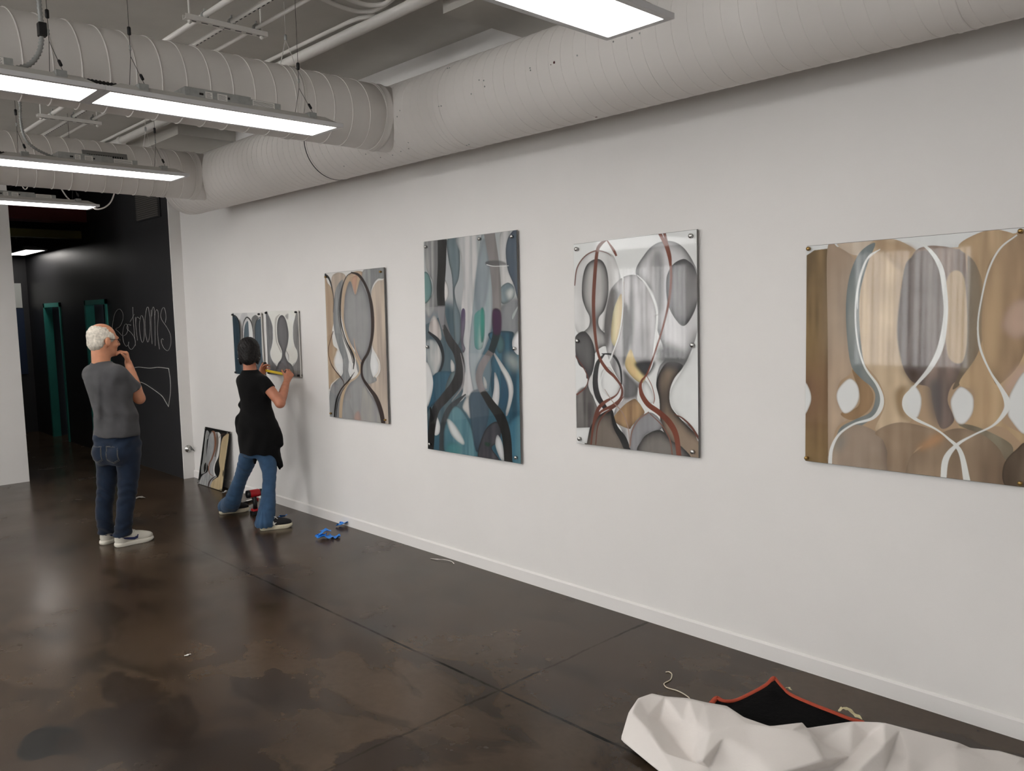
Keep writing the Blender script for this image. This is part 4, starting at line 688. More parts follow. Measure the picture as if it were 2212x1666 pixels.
c.fill([(815, 120), (880, 200), (940, 340), (975, 500), (975, 720), (950, 880), (925, 980), (930, 1060), (970, 1170), (1055, 1270), (1050, 1480), (870, 1470)], (86, 86, 90), (106, 106, 109)); c.fill([(1500, 205), (1430, 300), (1398, 480), (1400, 700), (1430, 860), (1475, 960), (1490, 1080), (1460, 1180), (1380, 1280), (1400, 1510), (1570, 1530)], (92, 91, 92), (112, 110, 110)); c.fill([(1255, 970), (1295, 1050), (1300, 1170), (1258, 1110)], (198, 196, 192)); c.rib([(1250, 950), (1300, 1050), (1305, 1180)], [10, 14, 6], (130, 126, 122))
c.rib([(975, 480), (978, 720), (952, 880), (926, 980), (932, 1070), (975, 1175), (1055, 1275)], [6, 9, 9], (214, 206, 192)); c.rib([(1398, 480), (1400, 700), (1430, 860), (1478, 960), (1492, 1080), (1460, 1185), (1380, 1285)], [6, 9, 9], (214, 206, 192))
c.fill([(1160, 208), (1100, 260), (1065, 400), (1065, 600), (1090, 780), (1150, 920), (1170, 1020), (1150, 1130), (1070, 1260), (1050, 1480), (1400, 1510), (1385, 1280), (1290, 1180), (1240, 1060), (1245, 980), (1290, 800), (1305, 600), (1270, 380), (1220, 250)], (56, 56, 60), (92, 91, 94), 'edge')
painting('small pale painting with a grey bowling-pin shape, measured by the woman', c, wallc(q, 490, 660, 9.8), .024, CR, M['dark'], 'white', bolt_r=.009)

# black-edged one leaning on the wall
q = [(305, 205), (790, 312), (640, 1490), (160, 1310)]; c = Canvas(90, 190, q, (12, 12, 15), seed=31)
c.fill([(345, 275), (390, 330), (370, 420), (340, 500), (330, 850), (340, 950), (320, 1080), (240, 1140), (230, 1000), (260, 850), (300, 500), (315, 350)], (120, 120, 120), (142, 142, 140)); c.fill([(165, 1325), (200, 1230), (260, 1150), (350, 1090), (370, 1000), (330, 850), (370, 480), (400, 350), (440, 300), (500, 310), (580, 320), (610, 400), (600, 600), (570, 780), (500, 950), (490, 1100), (540, 1190), (450, 1260), (420, 1400)], (126, 126, 128), (150, 149, 150)); c.fill([(555, 322), (590, 330), (618, 400), (602, 600), (572, 790), (507, 940), (492, 1080), (505, 1175), (480, 1160), (470, 1000), (520, 850), (560, 650), (572, 420)], (184, 181, 178))
c.fill([(778, 378), (700, 385), (650, 440), (620, 560), (595, 750), (580, 900), (600, 1030), (595, 1120), (560, 1200), (460, 1270), (420, 1410), (625, 1490), (690, 1000)], (172, 152, 116), (156, 136, 102)); c.fill([(570, 870), (510, 960), (490, 1080), (530, 1180), (562, 1205), (600, 1080), (590, 980)], (10, 10, 11)); c.fill([(318, 905), (285, 960), (280, 1040), (290, 1105), (327, 1020)], (14, 15, 22)); c.fill([(665, 1060), (650, 1150), (660, 1200), (675, 1120)], (20, 20, 22))
c.rib([(535, 330), (548, 450), (542, 600), (500, 800)], [20, 44, 42, 20], (98, 88, 82)); c.rib([(440, 296), (480, 310), (500, 400), (510, 520), (490, 680), (440, 830), (390, 930), (375, 1050), (400, 1130), (460, 1180)], [20, 40, 42, 40, 34, 30, 24, 18, 12, 8], (116, 78, 58)); c.rib([(515, 1182), (430, 1240), (385, 1310), (365, 1400)], [14, 22, 26, 24], (42, 25, 23)); c.rib([(585, 430), (620, 370), (680, 350), (740, 372)], [7, 9, 8, 5], (92, 58, 44)); c.rib([(355, 420), (400, 340), (445, 312)], [4, 10, 6], (24, 24, 26)); c.rib([(180, 1290), (240, 1150), (300, 1120)], [8, 22, 8], (14, 14, 16))
tl, tr = at(410 + 305 / 9.25, 900 + 205 / 9.25, 1, 3.50), at(410 + 790 / 9.25, 900 + 312 / 9.25, 1, 3.50); bl, br = at(410 + 160 / 9.25, 900 + 1310 / 9.25, 1, 3.405), at(410 + 640 / 9.25, 900 + 1490 / 9.25, 1, 3.405)
for q_ in (bl, br): q_[2] = .006
for q_ in (tl, tr): q_[2] = (tl[2] + tr[2]) / 2
painting('small black-edged painting leaning on the wall, standing on the floor', c, (tl, tr, br, bl), .012, CR, M['steel'], 'blackedge', bolt_r=.008, cap=.006)

# ------------------------------------------------------------------ figures: smooth-blended volumes turned into one surface each
class Vol:
    def __init__(s, lo, hi, h):
        s.lo, s.h = np.asarray(lo, float), h; s.n = np.ceil((np.asarray(hi) - s.lo) / h).astype(int) + 1
        s.D = np.full(s.n, 1.0, np.float32); s.ax = [s.lo[i] + h * np.arange(s.n[i]) for i in range(3)]
    def _blk(s, lo, hi, pad):
        a = np.clip(np.floor((np.asarray(lo) - pad - s.lo) / s.h).astype(int), 0, s.n); b = np.clip(np.ceil((np.asarray(hi) + pad - s.lo) / s.h).astype(int) + 1, 0, s.n)
        sl = tuple(slice(x, y) for x, y in zip(a, b)); g = np.meshgrid(*[s.ax[i][sl[i]] for i in range(3)], indexing='ij'); return sl, g
    def _op(s, sl, d, k, cut):
        A = s.D[sl]
        if A.size == 0: return
        if cut: d = -d; hh = np.clip(.5 - .5 * (A - d) / k, 0, 1); hh = np.clip(.5 + .5 * (A - d) / k, 0, 1); s.D[sl] = d * (1 - hh) + A * hh + k * hh * (1 - hh)
        else: hh = np.clip(.5 + .5 * (d - A) / k, 0, 1); s.D[sl] = d * (1 - hh) + A * hh - k * hh * (1 - hh)
    def cone(s, p, q, r1, r2=None, k=.012, cut=False):
        p, q = np.asarray(p, float), np.asarray(q, float); r2 = r1 if r2 is None else r2; R = max(r1, r2)
        sl, (X, Y, Z) = s._blk(np.minimum(p, q) - R, np.maximum(p, q) + R, .05 + k); e = q - p; L = e @ e + 1e-12
        t = np.clip(((X - p[0]) * e[0] + (Y - p[1]) * e[1] + (Z - p[2]) * e[2]) / L, 0, 1)
        d = np.sqrt((X - p[0] - t * e[0]) ** 2 + (Y - p[1] - t * e[1]) ** 2 + (Z - p[2] - t * e[2]) ** 2) - (r1 + (r2 - r1) * t); s._op(sl, d, k, cut)
    def chain(s, P, R, k0=.02, k=.003):
        P = np.asarray(P, float); Q = spline(np.c_[P, np.asarray(R, float)], 4)
        s0 = s.D.copy(); s.D[:] = 1.0
        for a, b in zip(Q[:-1], Q[1:]): s.cone(a[:3], b[:3], a[3], b[3], k)
        d = s.D; s.D = s0; hh = np.clip(.5 + .5 * (d - s0) / k0, 0, 1); s.D = (d * (1 - hh) + s0 * hh - k0 * hh * (1 - hh)).astype(np.float32)
    def ell(s, c, r, A=None, k=.015, cut=False):            # A: three axis rows
        c, r = np.asarray(c, float), np.asarray(r, float); A = np.eye(3) if A is None else np.asarray(A); m = r.max()
        sl, (X, Y, Z) = s._blk(c - m, c + m, .05 + k); dx, dy, dz = X - c[0], Y - c[1], Z - c[2]
        q = [(A[i][0] * dx + A[i][1] * dy + A[i][2] * dz) / r[i] for i in range(3)]
        k0 = np.sqrt(q[0] ** 2 + q[1] ** 2 + q[2] ** 2) + 1e-9; k1 = np.sqrt(sum((q[i] / r[i]) ** 2 for i in range(3))) + 1e-9; s._op(sl, k0 * (k0 - 1) / k1, k, cut)
    def loft(s, lev, ph, k=.02, wr=0.0, n=2.0):             # levels (z, cx, cy, a, b), cross axis turned by ph
        lev = sorted(lev); Z0 = np.array([l[0] for l in lev]); m = max(max(l[3], l[4]) for l in lev); cx = [l[1] for l in lev]; cy = [l[2] for l in lev]
        sl, (X, Y, Z) = s._blk((min(cx) - m, min(cy) - m, Z0[0]), (max(cx) + m, max(cy) + m, Z0[-1]), .04 + k); z = s.ax[2][sl[2]]
        Q = spline(np.array(lev), 6); I = lambda j: np.interp(z, Q[:, 0], Q[:, j])[None, None, :]
        dx, dy = X - I(1), Y - I(2); c, sn = math.cos(ph), math.sin(ph); a, b = I(3), I(4); p, q = (dx * c + dy * sn), (-dx * sn + dy * c)
        k0 = (np.abs(p / a) ** n + np.abs(q / b) ** n) ** (1 / n) + 1e-9; k1 = np.sqrt((p / a ** 2) ** 2 + (q / b ** 2) ** 2) + 1e-9
        d = np.where(k0 < .3, -.5 * np.minimum(a, b), k0 * (k0 - 1) / k1); d = np.maximum(d, np.maximum(Z0[0] - Z, Z - Z0[-1])); s._op(sl, d, k, False)
    def ripple(s, fn):
        X, Y, Z = np.meshgrid(*s.ax, indexing='ij'); near = np.abs(s.D) < .04; s.D[near] += fn(X[near], Y[near], Z[near]).astype(np.float32)
    def above(s, z, k=.006): s._half(2, z, 1, k)
    def _half(s, ax, v, sg, k):
        g = s.ax[ax].reshape([-1 if i == ax else 1 for i in range(3)]); d = (v - g) * sg; s.D = np.maximum(s.D, d.astype(np.float32))
    def mesh(s):
        D = s.D; D[0] = D[-1] = 1; D[:, 0] = D[:, -1] = 1; D[:, :, 0] = D[:, :, -1] = 1; I = D < 0; n = np.array(D.shape)
        c = I[:-1, :-1, :-1].astype(np.int8)
        for o in ((1, 0, 0), (0, 1, 0), (0, 0, 1), (1, 1, 0), (1, 0, 1), (0, 1, 1), (1, 1, 1)): c = c + I[o[0]:n[0] - 1 + o[0], o[1]:n[1] - 1 + o[1], o[2]:n[2] - 1 + o[2]]
        act = (c > 0) & (c < 8); idx = np.argwhere(act); ids = np.full(act.shape, -1, np.int64); ids[act] = np.arange(len(idx)); S = np.zeros((len(idx), 3)); N = np.zeros(len(idx))
        cr = [(x, y, z) for x in (0, 1) for y in (0, 1) for z in (0, 1)]
        for a in cr:
            for k in range(3):
                if a[k]: continue
                b = list(a); b[k] = 1; va = D[tuple((idx + a).T)]; vb = D[tuple((idx + b).T)]; m = (va < 0) != (vb < 0); t = np.where(m, va / np.where(m, va - vb, 1), 0)
                p = np.tile(np.array(a, float), (len(idx), 1)); p[:, k] += t; S[m] += p[m]; N[m] += 1
        V = s.lo + s.h * (idx + S / N[:, None]); F = []
        for k in range(3):
            e = [0, 0, 0]; e[k] = 1; A = I[tuple(slice(0, n[i] - e[i]) for i in range(3))]; B = I[tuple(slice(e[i], n[i]) for i in range(3))]; i1, i2 = [(1, 2), (2, 0), (0, 1)][k]
            for fl in (0, 1):
                q = np.argwhere((A & ~B) if fl == 0 else (~A & B)); q = q[(q[:, i1] > 0) & (q[:, i2] > 0)]
                def cell(o1, o2): r = q.copy(); r[:, i1] -= o1; r[:, i2] -= o2; return ids[tuple(np.minimum(r, np.array(ids.shape) - 1).T)]
                f = np.stack([cell(1, 1), cell(0, 1), cell(0, 0), cell(1, 0)], 1); f = f if fl == 0 else f[:, ::-1]; F.append(f[(f >= 0).all(1)])
        return V, np.concatenate(F)
    def build(s, name, mt, parent, smooth=2):
        V, F = s.mesh()
        e = np.concatenate([F[:, [0, 1]], F[:, [1, 2]], F[:, [2, 3]], F[:, [3, 0]]]); e = np.concatenate([e, e[:, ::-1]])
        for lam in (.5, -.52) * smooth:
            sm = np.zeros_like(V); np.add.at(sm, e[:, 0], V[e[:, 1]]); ct = np.bincount(e[:, 0], minlength=len(V))[:, None]; V = V + lam * (sm / np.maximum(ct, 1) - V)
        me = bpy.data.meshes.new(name); me.vertices.add(len(V)); me.vertices.foreach_set('co', V.ravel()); me.loops.add(F.size); me.loops.foreach_set('vertex_index', F.ravel().astype(np.int32))
        me.polygons.add(len(F)); me.polygons.foreach_set('loop_start', np.arange(0, F.size, 4, dtype=np.int32)); me.update(calc_edges=True); me.polygons.foreach_set('use_smooth', np.ones(len(F), bool))
        me.materials.append(mt); return link(name, me, parent)

def cloth_mat(name, c, rough=.9, weave=420, var=.10, sheen=.15, fade=None):
    m = mat(name, c, rough, spec=.15, var=var, scale=14, bump=.12, bscale=weave, sheen=sheen); return m
def skin_mat(name, c):
    m = mat(name, c, .5, spec=.35, var=.10, scale=22, bump=.05, bscale=160); b = m.node_tree.nodes['Principled BSDF']
    b.inputs['Subsurface Weight'].default_value = .08; b.inputs['Subsurface Radius'].default_value = (.012, .005, .003); return m

def headframe(O, f, tilt=0.0):
    f = np.array([f[0], f[1], 0.0]); f /= np.linalg.norm(f); r = np.array([f[1], -f[0], 0.0]); z = np.array([0, 0, 1.0])
    f2 = f * math.cos(tilt) - z * math.sin(tilt); z2 = z * math.cos(tilt) + f * math.sin(tilt); A = np.array([r, f2, z2]); return A, (lambda x, y, zz: O + x * r + y * f2 + zz * z2)
def head(v, O, f, tilt, sc=1.0):
    A, L = headframe(O, f, tilt); g = lambda *p: L(*(np.array(p) * sc)); q = lambda *r: np.array(r) * sc
    v.ell(g(0, -.014, .045), q(.076, .098, .086), A, .02); v.ell(g(0, .032, -.018), q(.061, .068, .092), A, .03); v.ell(g(0, .045, -.072), q(.046, .046, .036), A, .02)
    v.ell(g(0, .076, -.089), q(.022, .018, .018), A, .016); v.cone(g(-.035, .086, .030), g(.035, .086, .030), .012 * sc, k=.014)
    for s in (-1, 1):
        v.ell(g(s * .041, .066, -.022), q(.024, .024, .022), A, .02); v.ell(g(s * .032, .099, .011), q(.017, .014, .011), A, .012, True); v.ell(g(s * .031, .080, .011), q(.0135, .0125, .0115), A, .004)
        v.ell(g(s * .079, -.006, .000), q(.010, .021, .033), A, .008); v.ell(g(s * .074, .002, -.024), q(.009, .010, .014), A, .008); v.ell(g(s * .091, .001, .006), q(.007, .011, .018), A, .005, True)
        v.ell(g(s * .012, .101, -.021), q(.009, .010, .008), A, .006)
    v.cone(g(0, .092, .024), g(0, .116, -.016), .009 * sc, .0125 * sc, .010)
    v.cone(g(-.019, .089, -.048), g(.019, .089, -.048), .0075 * sc, k=.007); v.cone(g(-.016, .088, -.060), g(.016, .088, -.060), .0085 * sc, k=.007); v.cone(g(-.022, .099, -.0535), g(.022, .099, -.0535), .0022, k=.004, cut=True)
    return A, g
def hand(v, W, D, N, right=True, curl=(.9, .9, .6), spread=.06, thumb=(.5, .7), sc=1.0, tcurl=.3):
    """wrist W, D along the palm to the fingers, N out of the palm"""
    W = np.asarray(W, float); D = np.asarray(D, float) / np.linalg.norm(D); N = np.asarray(N, float); N = N - D * (N @ D); N /= np.linalg.norm(N); S = np.cross(D, N) * (1 if right else -1)
    tips = []
    for off, ln, r in ((.030, 1.0, .0086), (.010, 1.1, .0088), (-.010, 1.02, .0084), (-.029, .82, .0075)):
        b = W + (D * (.086 - abs(off - .01) * .25) + S * off) * sc; v.cone(W + S * off * .5 * sc, b, .0150 * sc, .0115 * sc, .012)
        a = 0.0; p = b
        for j, (seg, cu) in enumerate(zip((.043, .027, .021), curl)):
            a += cu * (1 + .08 * (off < 0)); d = (D * math.cos(a) + N * math.sin(a)) + S * off * spread * 10 * (1 - j * .3); d /= np.linalg.norm(d); e = p + d * seg * ln * sc; v.cone(p, e, r * sc * (1 - .07 * j), r * sc * (.93 - .08 * j), .004); p = e
        tips.append(p)
    p = W + (D * .022 + S * .022 + N * .006) * sc; d = D * thumb[0] + S * thumb[1] + N * .35; d /= np.linalg.norm(d); e = p + d * .042 * sc; v.cone(p, e, .0145 * sc, .011 * sc, .012)
    d2 = d + D * .5 * tcurl + N * tcurl; d2 /= np.linalg.norm(d2); e2 = e + d2 * .030 * sc; v.cone(e, e2, .0105 * sc, .0092 * sc, .004); d3 = d2 + D * tcurl * .6 + N * tcurl * .6; d3 /= np.linalg.norm(d3); v.cone(e2, e2 + d3 * .024 * sc, .0092 * sc, .0078 * sc, .004)
    return tips

def shoe(person, side, heel, dr, Ln, m_up, m_sole, extra):
    """trainer with its heel at the given floor point, pointing along dr; returns local -> world"""
    dr = np.array([dr[0], dr[1], 0.0]); dr /= np.linalg.norm(dr); lf = np.array([-dr[1], dr[0], 0.0]); heel = np.asarray(heel, float); k = Ln / .285
    g = lambda x, y, z: heel + (dr * x + lf * y) * k + np.array([0, 0, z * k]); A = np.array([dr, lf, (0, 0, 1.0)]); st = extra.get('sole', .030)
    c = [g(x, y, 0) for x in (-.05, .34) for y in (-.09, .09)]; lo = np.min(c, 0); hi = np.max(c, 0); hi[2] = .19
    v = Vol(lo, hi, .004); q = lambda *r: np.array(r) * k
    v.ell(g(.215, 0, st + .012), q(.070, .045, .036), A); v.ell(g(.14, 0, st + .022), q(.10, .040, .046), A, .02); v.cone(g(.105, 0, .075), g(.19, 0, .052), .036 * k, .026 * k, .02); v.ell(g(.052, 0, st + .025), q(.053, .037, .062), A, .02); v.cone(g(.058, 0, .06), g(.062, 0, .112), .040 * k, .038 * k, .015)
    v.above(st - .006); v.ell(g(.064, 0, .128), q(.036, .028, .022), A, .006, True)
    up = v.build('shoe', m_up, person); up['label'] = extra['label']
    prof = [(0, .0), (.004, .022), (.03, .036), (.09, .037), (.14, .038), (.19, .046), (.24, .044), (.275, .028), (.289, .0)]
    o2 = spline(np.array(prof + [(x, -y) for x, y in prof[-2:0:-1]]), 5, True); mb = MB(); n = len(o2)
    rings = [(0.0, .97), (.004, 1.0), (st * .5, 1.02), (st, 1.0), (st + .002, .95)]; V = []
    for z, s_ in rings:
        toe = [max(0.0, (p[0] - .22) / .07) ** 2 * .010 if z < .01 else 0 for p in o2]; V += [g(.1445 + (p[0] - .1445) * s_, p[1] * s_, z + t_) for p, t_ in zip(o2, toe)]
    mb.add(V, [(i * n + j, i * n + (j + 1) % n, (i + 1) * n + (j + 1) % n, (i + 1) * n + j) for i in range(len(rings) - 1) for j in range(n)], 0, True); mb.f += [tuple(range(n))[::-1], tuple((len(rings) - 1) * n + j for j in range(n))]; mb.m += [0, 0]; mb.sm += [False, False]
    mb.build('sole', m_sole, up)
    lc = MB()
    for i in range(5):
        x = .125 + i * .019; zt = .112 - i * .0095; lc.tube(spline([g(x, -.030, zt - .022), g(x + .005, -.014, zt - .002), g(x + .01, .014, zt - .002), g(x + .013, .030, zt - .022)], 4), .003, 6)
    lc.tube(spline([g(.12, 0, .112), g(.125, .03, .118), g(.15, .035, .098), g(.14, .01, .108)], 5), .0025, 6); lc.tube(spline([g(.12, 0, .112), g(.13, -.03, .116), g(.155, -.036, .096)], 5), .0025, 6)
    lc.build('laces', extra['lace'], up)
    for sg in (-1, 1):                                   # the mark on each side, laid on the upper
        P = np.array(extra['mark']); D_ = v.D; pts = []
        def surf(x, z):
            y = .09
            while y > .002:
                w_ = g(x, sg * y, z); i = np.clip(((w_ - v.lo) / v.h), 0, v.n - 1.001); b = i.astype(int); f = i - b; val = 0
                for a in range(8):
                    o = np.array([a & 1, a >> 1 & 1, a >> 2 & 1]); val += D_[tuple(np.minimum(b + o, v.n - 1))] * np.prod(np.where(o, f, 1 - f))
                if val < .0022: break
                y -= .0015
            return g(x, sg * y, z)
        n = len(P); V = [surf(*p) for p in P]; ct = surf(*P.mean(0)) if extra.get('fan', True) else None; off = lf * sg * .0012; mb = MB()
        if ct is not None: mb.add([p + off for p in V] + [ct + off], [(i, (i + 1) % n, n) if sg < 0 else ((i + 1) % n, i, n) for i in range(n)])
        else: h_ = n // 2; mb.add([p + off for p in V], [(i, i + 1, n - 2 - i, n - 1 - i) for i in range(h_ - 1)])
        mo = mb.build('side_mark', extra['mark_mat'], up); q_ = mo.modifiers.new('thick', 'SOLIDIFY'); q_.thickness = .0015
    return g

class Fig:
    def __init__(s, O): s.O = np.array([O[0], O[1], 0.0]); d = s.O / np.linalg.norm(s.O); s.v = d; s.u = np.array([d[1], -d[0], 0.0])
    def p(s, px, py, v=0.0):
        d = ray(px, py); n = s.v; t = ((s.O + n * v - CAM_O) @ n) / (d @ n); return CAM_O + d * t
    def dir(s, ph): return s.v * math.cos(ph) + s.u * math.sin(ph)        # facing, turned by ph from straight away to the right

SKIN1 = skin_mat('tanned skin', (196, 138, 108)); SKIN2 = skin_mat('warm skin', (190, 128, 102))
HAIRW = mat('white hair', (205, 198, 186), .75, spec=.2, var=.25, scale=60, bump=.18, bscale=140); HAIRB = mat('black hair', (17, 14, 14), .5, spec=.3, var=.2, scale=60, bump=.5, bscale=120)
TEE = cloth_mat('grey jersey', (71, 71, 73)); DEN1 = cloth_mat('dark denim', (27, 38, 55), weave=300, var=.18); DEN2 = cloth_mat('mid blue denim', (54, 80, 108), weave=300, var=.18); BLK = cloth_mat('black jersey', (12, 12, 13), sheen=.05)
DSTITCH = mat('denim stitching', (92, 92, 88), .8)
SH1 = mat('off-white trainer leather', (205, 201, 190), .55, var=.05); SO1 = mat('trainer sole', (214, 210, 198), .6); NAVY = mat('navy leather', (30, 38, 82), .5); SH2 = mat('black suede', (20, 20, 23), .8); SO2 = mat('cream rubber', (214, 206, 182), .6, var=.06, scale=90); LACE = mat('white lace', (228, 226, 220), .8)

# ------------------------------------------------------------------ the man
G = Fig((-6.45, 2.05)); p = G.p
man = thing('person', 'white-haired man in a grey t-shirt and jeans, hand to his chin, back turned', 'person', (-6.47, 2.03, 0))
TF = G.dir(math.radians(52)); TR = np.array([TF[1], -TF[0], 0]); PH = math.atan2(TR[1], TR[0]); Zv = np.array([0, 0, 1.0])
HF = G.dir(math.radians(62)); HO = p(223, 738, .0)
Rs, Ls = p(256, 806, -.12), p(197, 806, .12); Re, Rw = p(301, 861, -.02), p(277, 784, .075); nb_ = p(219, 786, .0)
Le = p(226, 866, .20); Lw = p(258, 872, .17)
hipc = p(250, 960, 0.0); Lh, Rh = p(232, 985, .06), p(276, 985, -.05); Lk, Rk = p(229, 1062, .075), p(275, 1064, -.04); hr_ = at(249, 1183, 2, 0.0); hl_ = at(219, 1178, 2, 0.0)
Ra = hr_ + np.array([-.06, 1.0, 0]) * .060 + Zv * .10; La = hl_ + np.array([-.42, .9, 0]) * .060 + Zv * .10
lo = np.array([-6.95, 1.55, -.005]); hi = np.array([-6.0, 2.6, 1.75])
v = Vol(np.min([p(165, 1190, 0), p(340, 1190, 0)], 0) - [.22, .12, .01], np.max([p(165, 700, 0), p(340, 700, 0)], 0) + [.22, .12, .03], .0055)
A_, hg = head(v, HO, HF, .08)
v.cone(HO - HF * .03 - Zv * .05, nb_ - Zv * .03, .058, .066, .03)
def lv(y, px, a, b, vv=0.0): q = p(px, y, vv); return (q[2], q[0], q[1], a, b)
v.loft([lv(795, 223, .10, .07), lv(815, 227, .15, .09), lv(850, 238, .155, .105), lv(900, 250, .14, .10), lv(960, 251, .145, .105), lv(985, 252, .12, .10)], PH, .03)
v.chain([Rs, (Rs + Re) / 2, Re], [.050, .046, .040]); v.chain([Re, Re * .6 + Rw * .4, Rw], [.039, .039, .026]); v.chain([Ls, (Ls + Le) / 2, Le], [.050, .046, .040]); v.chain([Le, (Le + Lw) / 2, Lw], [.040, .040, .028])
for h_, k_, a_ in ((Lh, Lk, La), (Rh, Rk, Ra)): v.chain([h_, k_, a_, a_ - Zv * .04], [.075, .05, .034, .031])
mouth = hg(.012, .100, -.055)
hand(v, Rw, Zv * 1.0 - G.u * .14 - G.v * .12, -G.u - G.v * .25, True, (1.15, .55, .35), .02, (.75, .5), .95, .25)
hand(v, Lw, TR, -TF, False, (.5, .7, .5), .03)
v.build('body', SKIN1, man)
hv = Vol(HO - .16, HO + .17, .004)
hv.ell(hg(0, -.022, .043), (.0800, .0975, .087), A_, .01); hv.ell(hg(0, -.055, -.015), (.070, .058, .062), A_, .02)
for s in (-1, 1): hv.ell(hg(s * .060, .004, .028), (.0215, .050, .034), A_, .015); hv.cone(hg(s * .078, -.006, .000), hg(s * .095, -.006, .002), .024, .03, .01, True)
hv.ell(hg(0, .02, .140), (.062, .098, .058), A_, .02, True); hv.cone(hg(0, .11, .01), hg(0, .11, .10), .062, .062, .02, True); hv.cone(hg(-.06, .0, -.115), hg(.06, 0, -.115), .055, .055, .01, True)
hv.ripple(lambda X, Y, Z: .0012 * np.sin(X * 150 + Y * 120 + Z * 60 + 2 * np.sin(Z * 70)) + .0008 * np.sin(Y * 330 + X * 200 - Z * 80))
hv.build('hair', HAIRW, man)
ey = MB()
for s in (-1, 1):
    for w_, c0 in ((.0005, 0),): ey.tube([hg(s * (.018 + .03 * k / 12) * 1, .103 + .004 - .010 * (k / 12) ** 2, .026 - .001 * k * 0) for k in range(13)], .0016, 6)
    ey.tube([hg(s * .033 + .019 * math.cos(a), .104 - abs(.033 + s * .019 * math.cos(a) - .03) * .1, .009 + .015 * math.sin(a)) for a in np.linspace(0, 2 * math.pi, 20)], .0016, 6); ey.tube(spline([hg(s * .051, .101, .015), hg(s * .070, .085, .016), hg(s * .0795, .045, .017), hg(s * .0835, .004, .019), hg(s * .083, -.012, .008)], 6), .0019, 6)
ey.tube([hg(-.014, .106, .014), hg(0, .112, .017), hg(.014, .106, .014)], .0016, 6); ey.build('glasses', M['dark'], man)
tv = Vol(np.min([p(160, 960, 0), p(330, 960, 0)], 0) - [.22, .14, .02], np.max([p(160, 770, 0), p(330, 770, 0)], 0) + [.22, .14, .0], .005)
tv.loft([lv(783, 219, .068, .066), lv(790, 221, .088, .074), lv(800, 225, .135, .092), lv(814, 228, .168, .112), lv(835, 234, .178, .128), lv(868, 245, .172, .124), lv(905, 251.5, .172, .124), lv(932, 252, .180, .130), lv(941, 251.5, .178, .130)], PH, .02, n=2.3)
Rsl = Rs * .40 + Re * .60; tv.chain([Rs - TR * .07 - Zv * .01, Rs - Zv * .004, (Rs + Rsl) / 2, Rsl], [.060, .058, .062, .070], .05); Lsl = Ls * .42 + Le * .58; tv.chain([Ls + TR * .07 - Zv * .01, Ls - Zv * .004, (Ls + Lsl) / 2, Lsl], [.060, .054, .055, .057], .05); nk_ = p(220, 787, 0)
for s_ in (Rs, Ls): tv.cone(nk_ - Zv * .02, s_, .05, .045, .04)
dS = (Re - Rs) / np.linalg.norm(Re - Rs)
tv.cone(Rsl + dS * .040, Rsl + dS * .13, .073, .07, .006, True)
nf_ = p(221, 772, 0); tv.cone(nf_ + Zv * .012, nf_ + Zv * .1, .058, .07, .008, True)
q0 = p(213, 880, 0)
def tw(X, Y, Z):
    U = (X - q0[0]) * G.u[0] + (Y - q0[1]) * G.u[1]; zz = Z - q0[2]
    return .009 * np.sin(U * 60 - zz * 9 + 1.2 * np.sin(zz * 14)) * np.clip(.5 - zz * 1.4, .15, 1) + .009 * np.sin(zz * 46 + U * 38 + 2 * np.sin(U * 17)) * np.clip(.35 - zz * 2, .1, 1) - .016 * np.exp(-((U - .0 - zz * .05) / .022) ** 2) * np.clip(1 - np.abs(zz) * 3, 0, 1)
tv.ripple(lambda X, Y, Z: tw(X, Y, Z) * np.clip((Z - q0[2] + .17) * 9, .12, 1)); ts = tv.build('t_shirt', TEE, man)
jv = Vol(np.min([p(190, 1175, 0), p(315, 1175, 0)], 0) - [.2, .12, .01], np.max([p(190, 925, 0), p(315, 925, 0)], 0) + [.2, .12, .01], .005)
HFp = G.dir(math.radians(38)); HR = np.array([HFp[1], -HFp[0], 0]); PH2 = math.atan2(HR[1], HR[0])
jv.loft([lv(928, 252, .158, .112), lv(945, 252, .166, .122), lv(965, 256, .166, .128), lv(985, 256, .155, .125), lv(1000, 256, .13, .10)], PH2, .03, n=2.4)
jv.chain([Lh, p(232, 1015, .065), Lk, p(225, 1095, .085), p(226, 1125, .088), La - Zv * .01], [.085, .076, .064, .060, .057, .061], .02); jv.chain([Rh, p(277.5, 1015, -.045), Rk, p(271, 1095, -.04), p(268.5, 1125, -.037), Ra - Zv * .012], [.088, .079, .066, .061, .059, .064], .02)
bt = hipc - HFp * .09; jv.ell(bt + HR * .07 - Zv * .05 + HFp * .022, (.075, .062, .08), None, .04); jv.ell(bt - HR * .07 - Zv * .05 + HFp * .022, (.075, .062, .08), None, .04)
jv.above(.082)
def jw(X, Y, Z):
    U = (X - Lk[0]) * G.u[0] + (Y - Lk[1]) * G.u[1]; low = np.clip((.28 - Z) / .2, 0, 1); kn = np.exp(-((Z - Lk[2]) / .12) ** 2); cr_ = np.exp(-((Z - .82) / .10) ** 2)
    return (.0042 * low + .003 * kn) * np.sin(Z * 95 + 20 * U + 2.5 * np.sin(U * 30)) + .0035 * cr_ * np.sin(Z * 70 - U * 45) + .0015 * np.sin(Z * 40 + U * 60)
jv.ripple(jw); jn = jv.build('jeans', DEN1, man)
def onvol(vv, o, d, off=.001):                      # walk from o along d to the surface of a volume
    o = np.asarray(o, float); d = np.asarray(d, float)
    for i in range(400):
        q = o + d * i * .0015; j = np.round((q - vv.lo) / vv.h).astype(int)
        if (j < 0).any() or (j >= vv.n).any(): continue
        if vv.D[tuple(j)] < off: return q
    return o
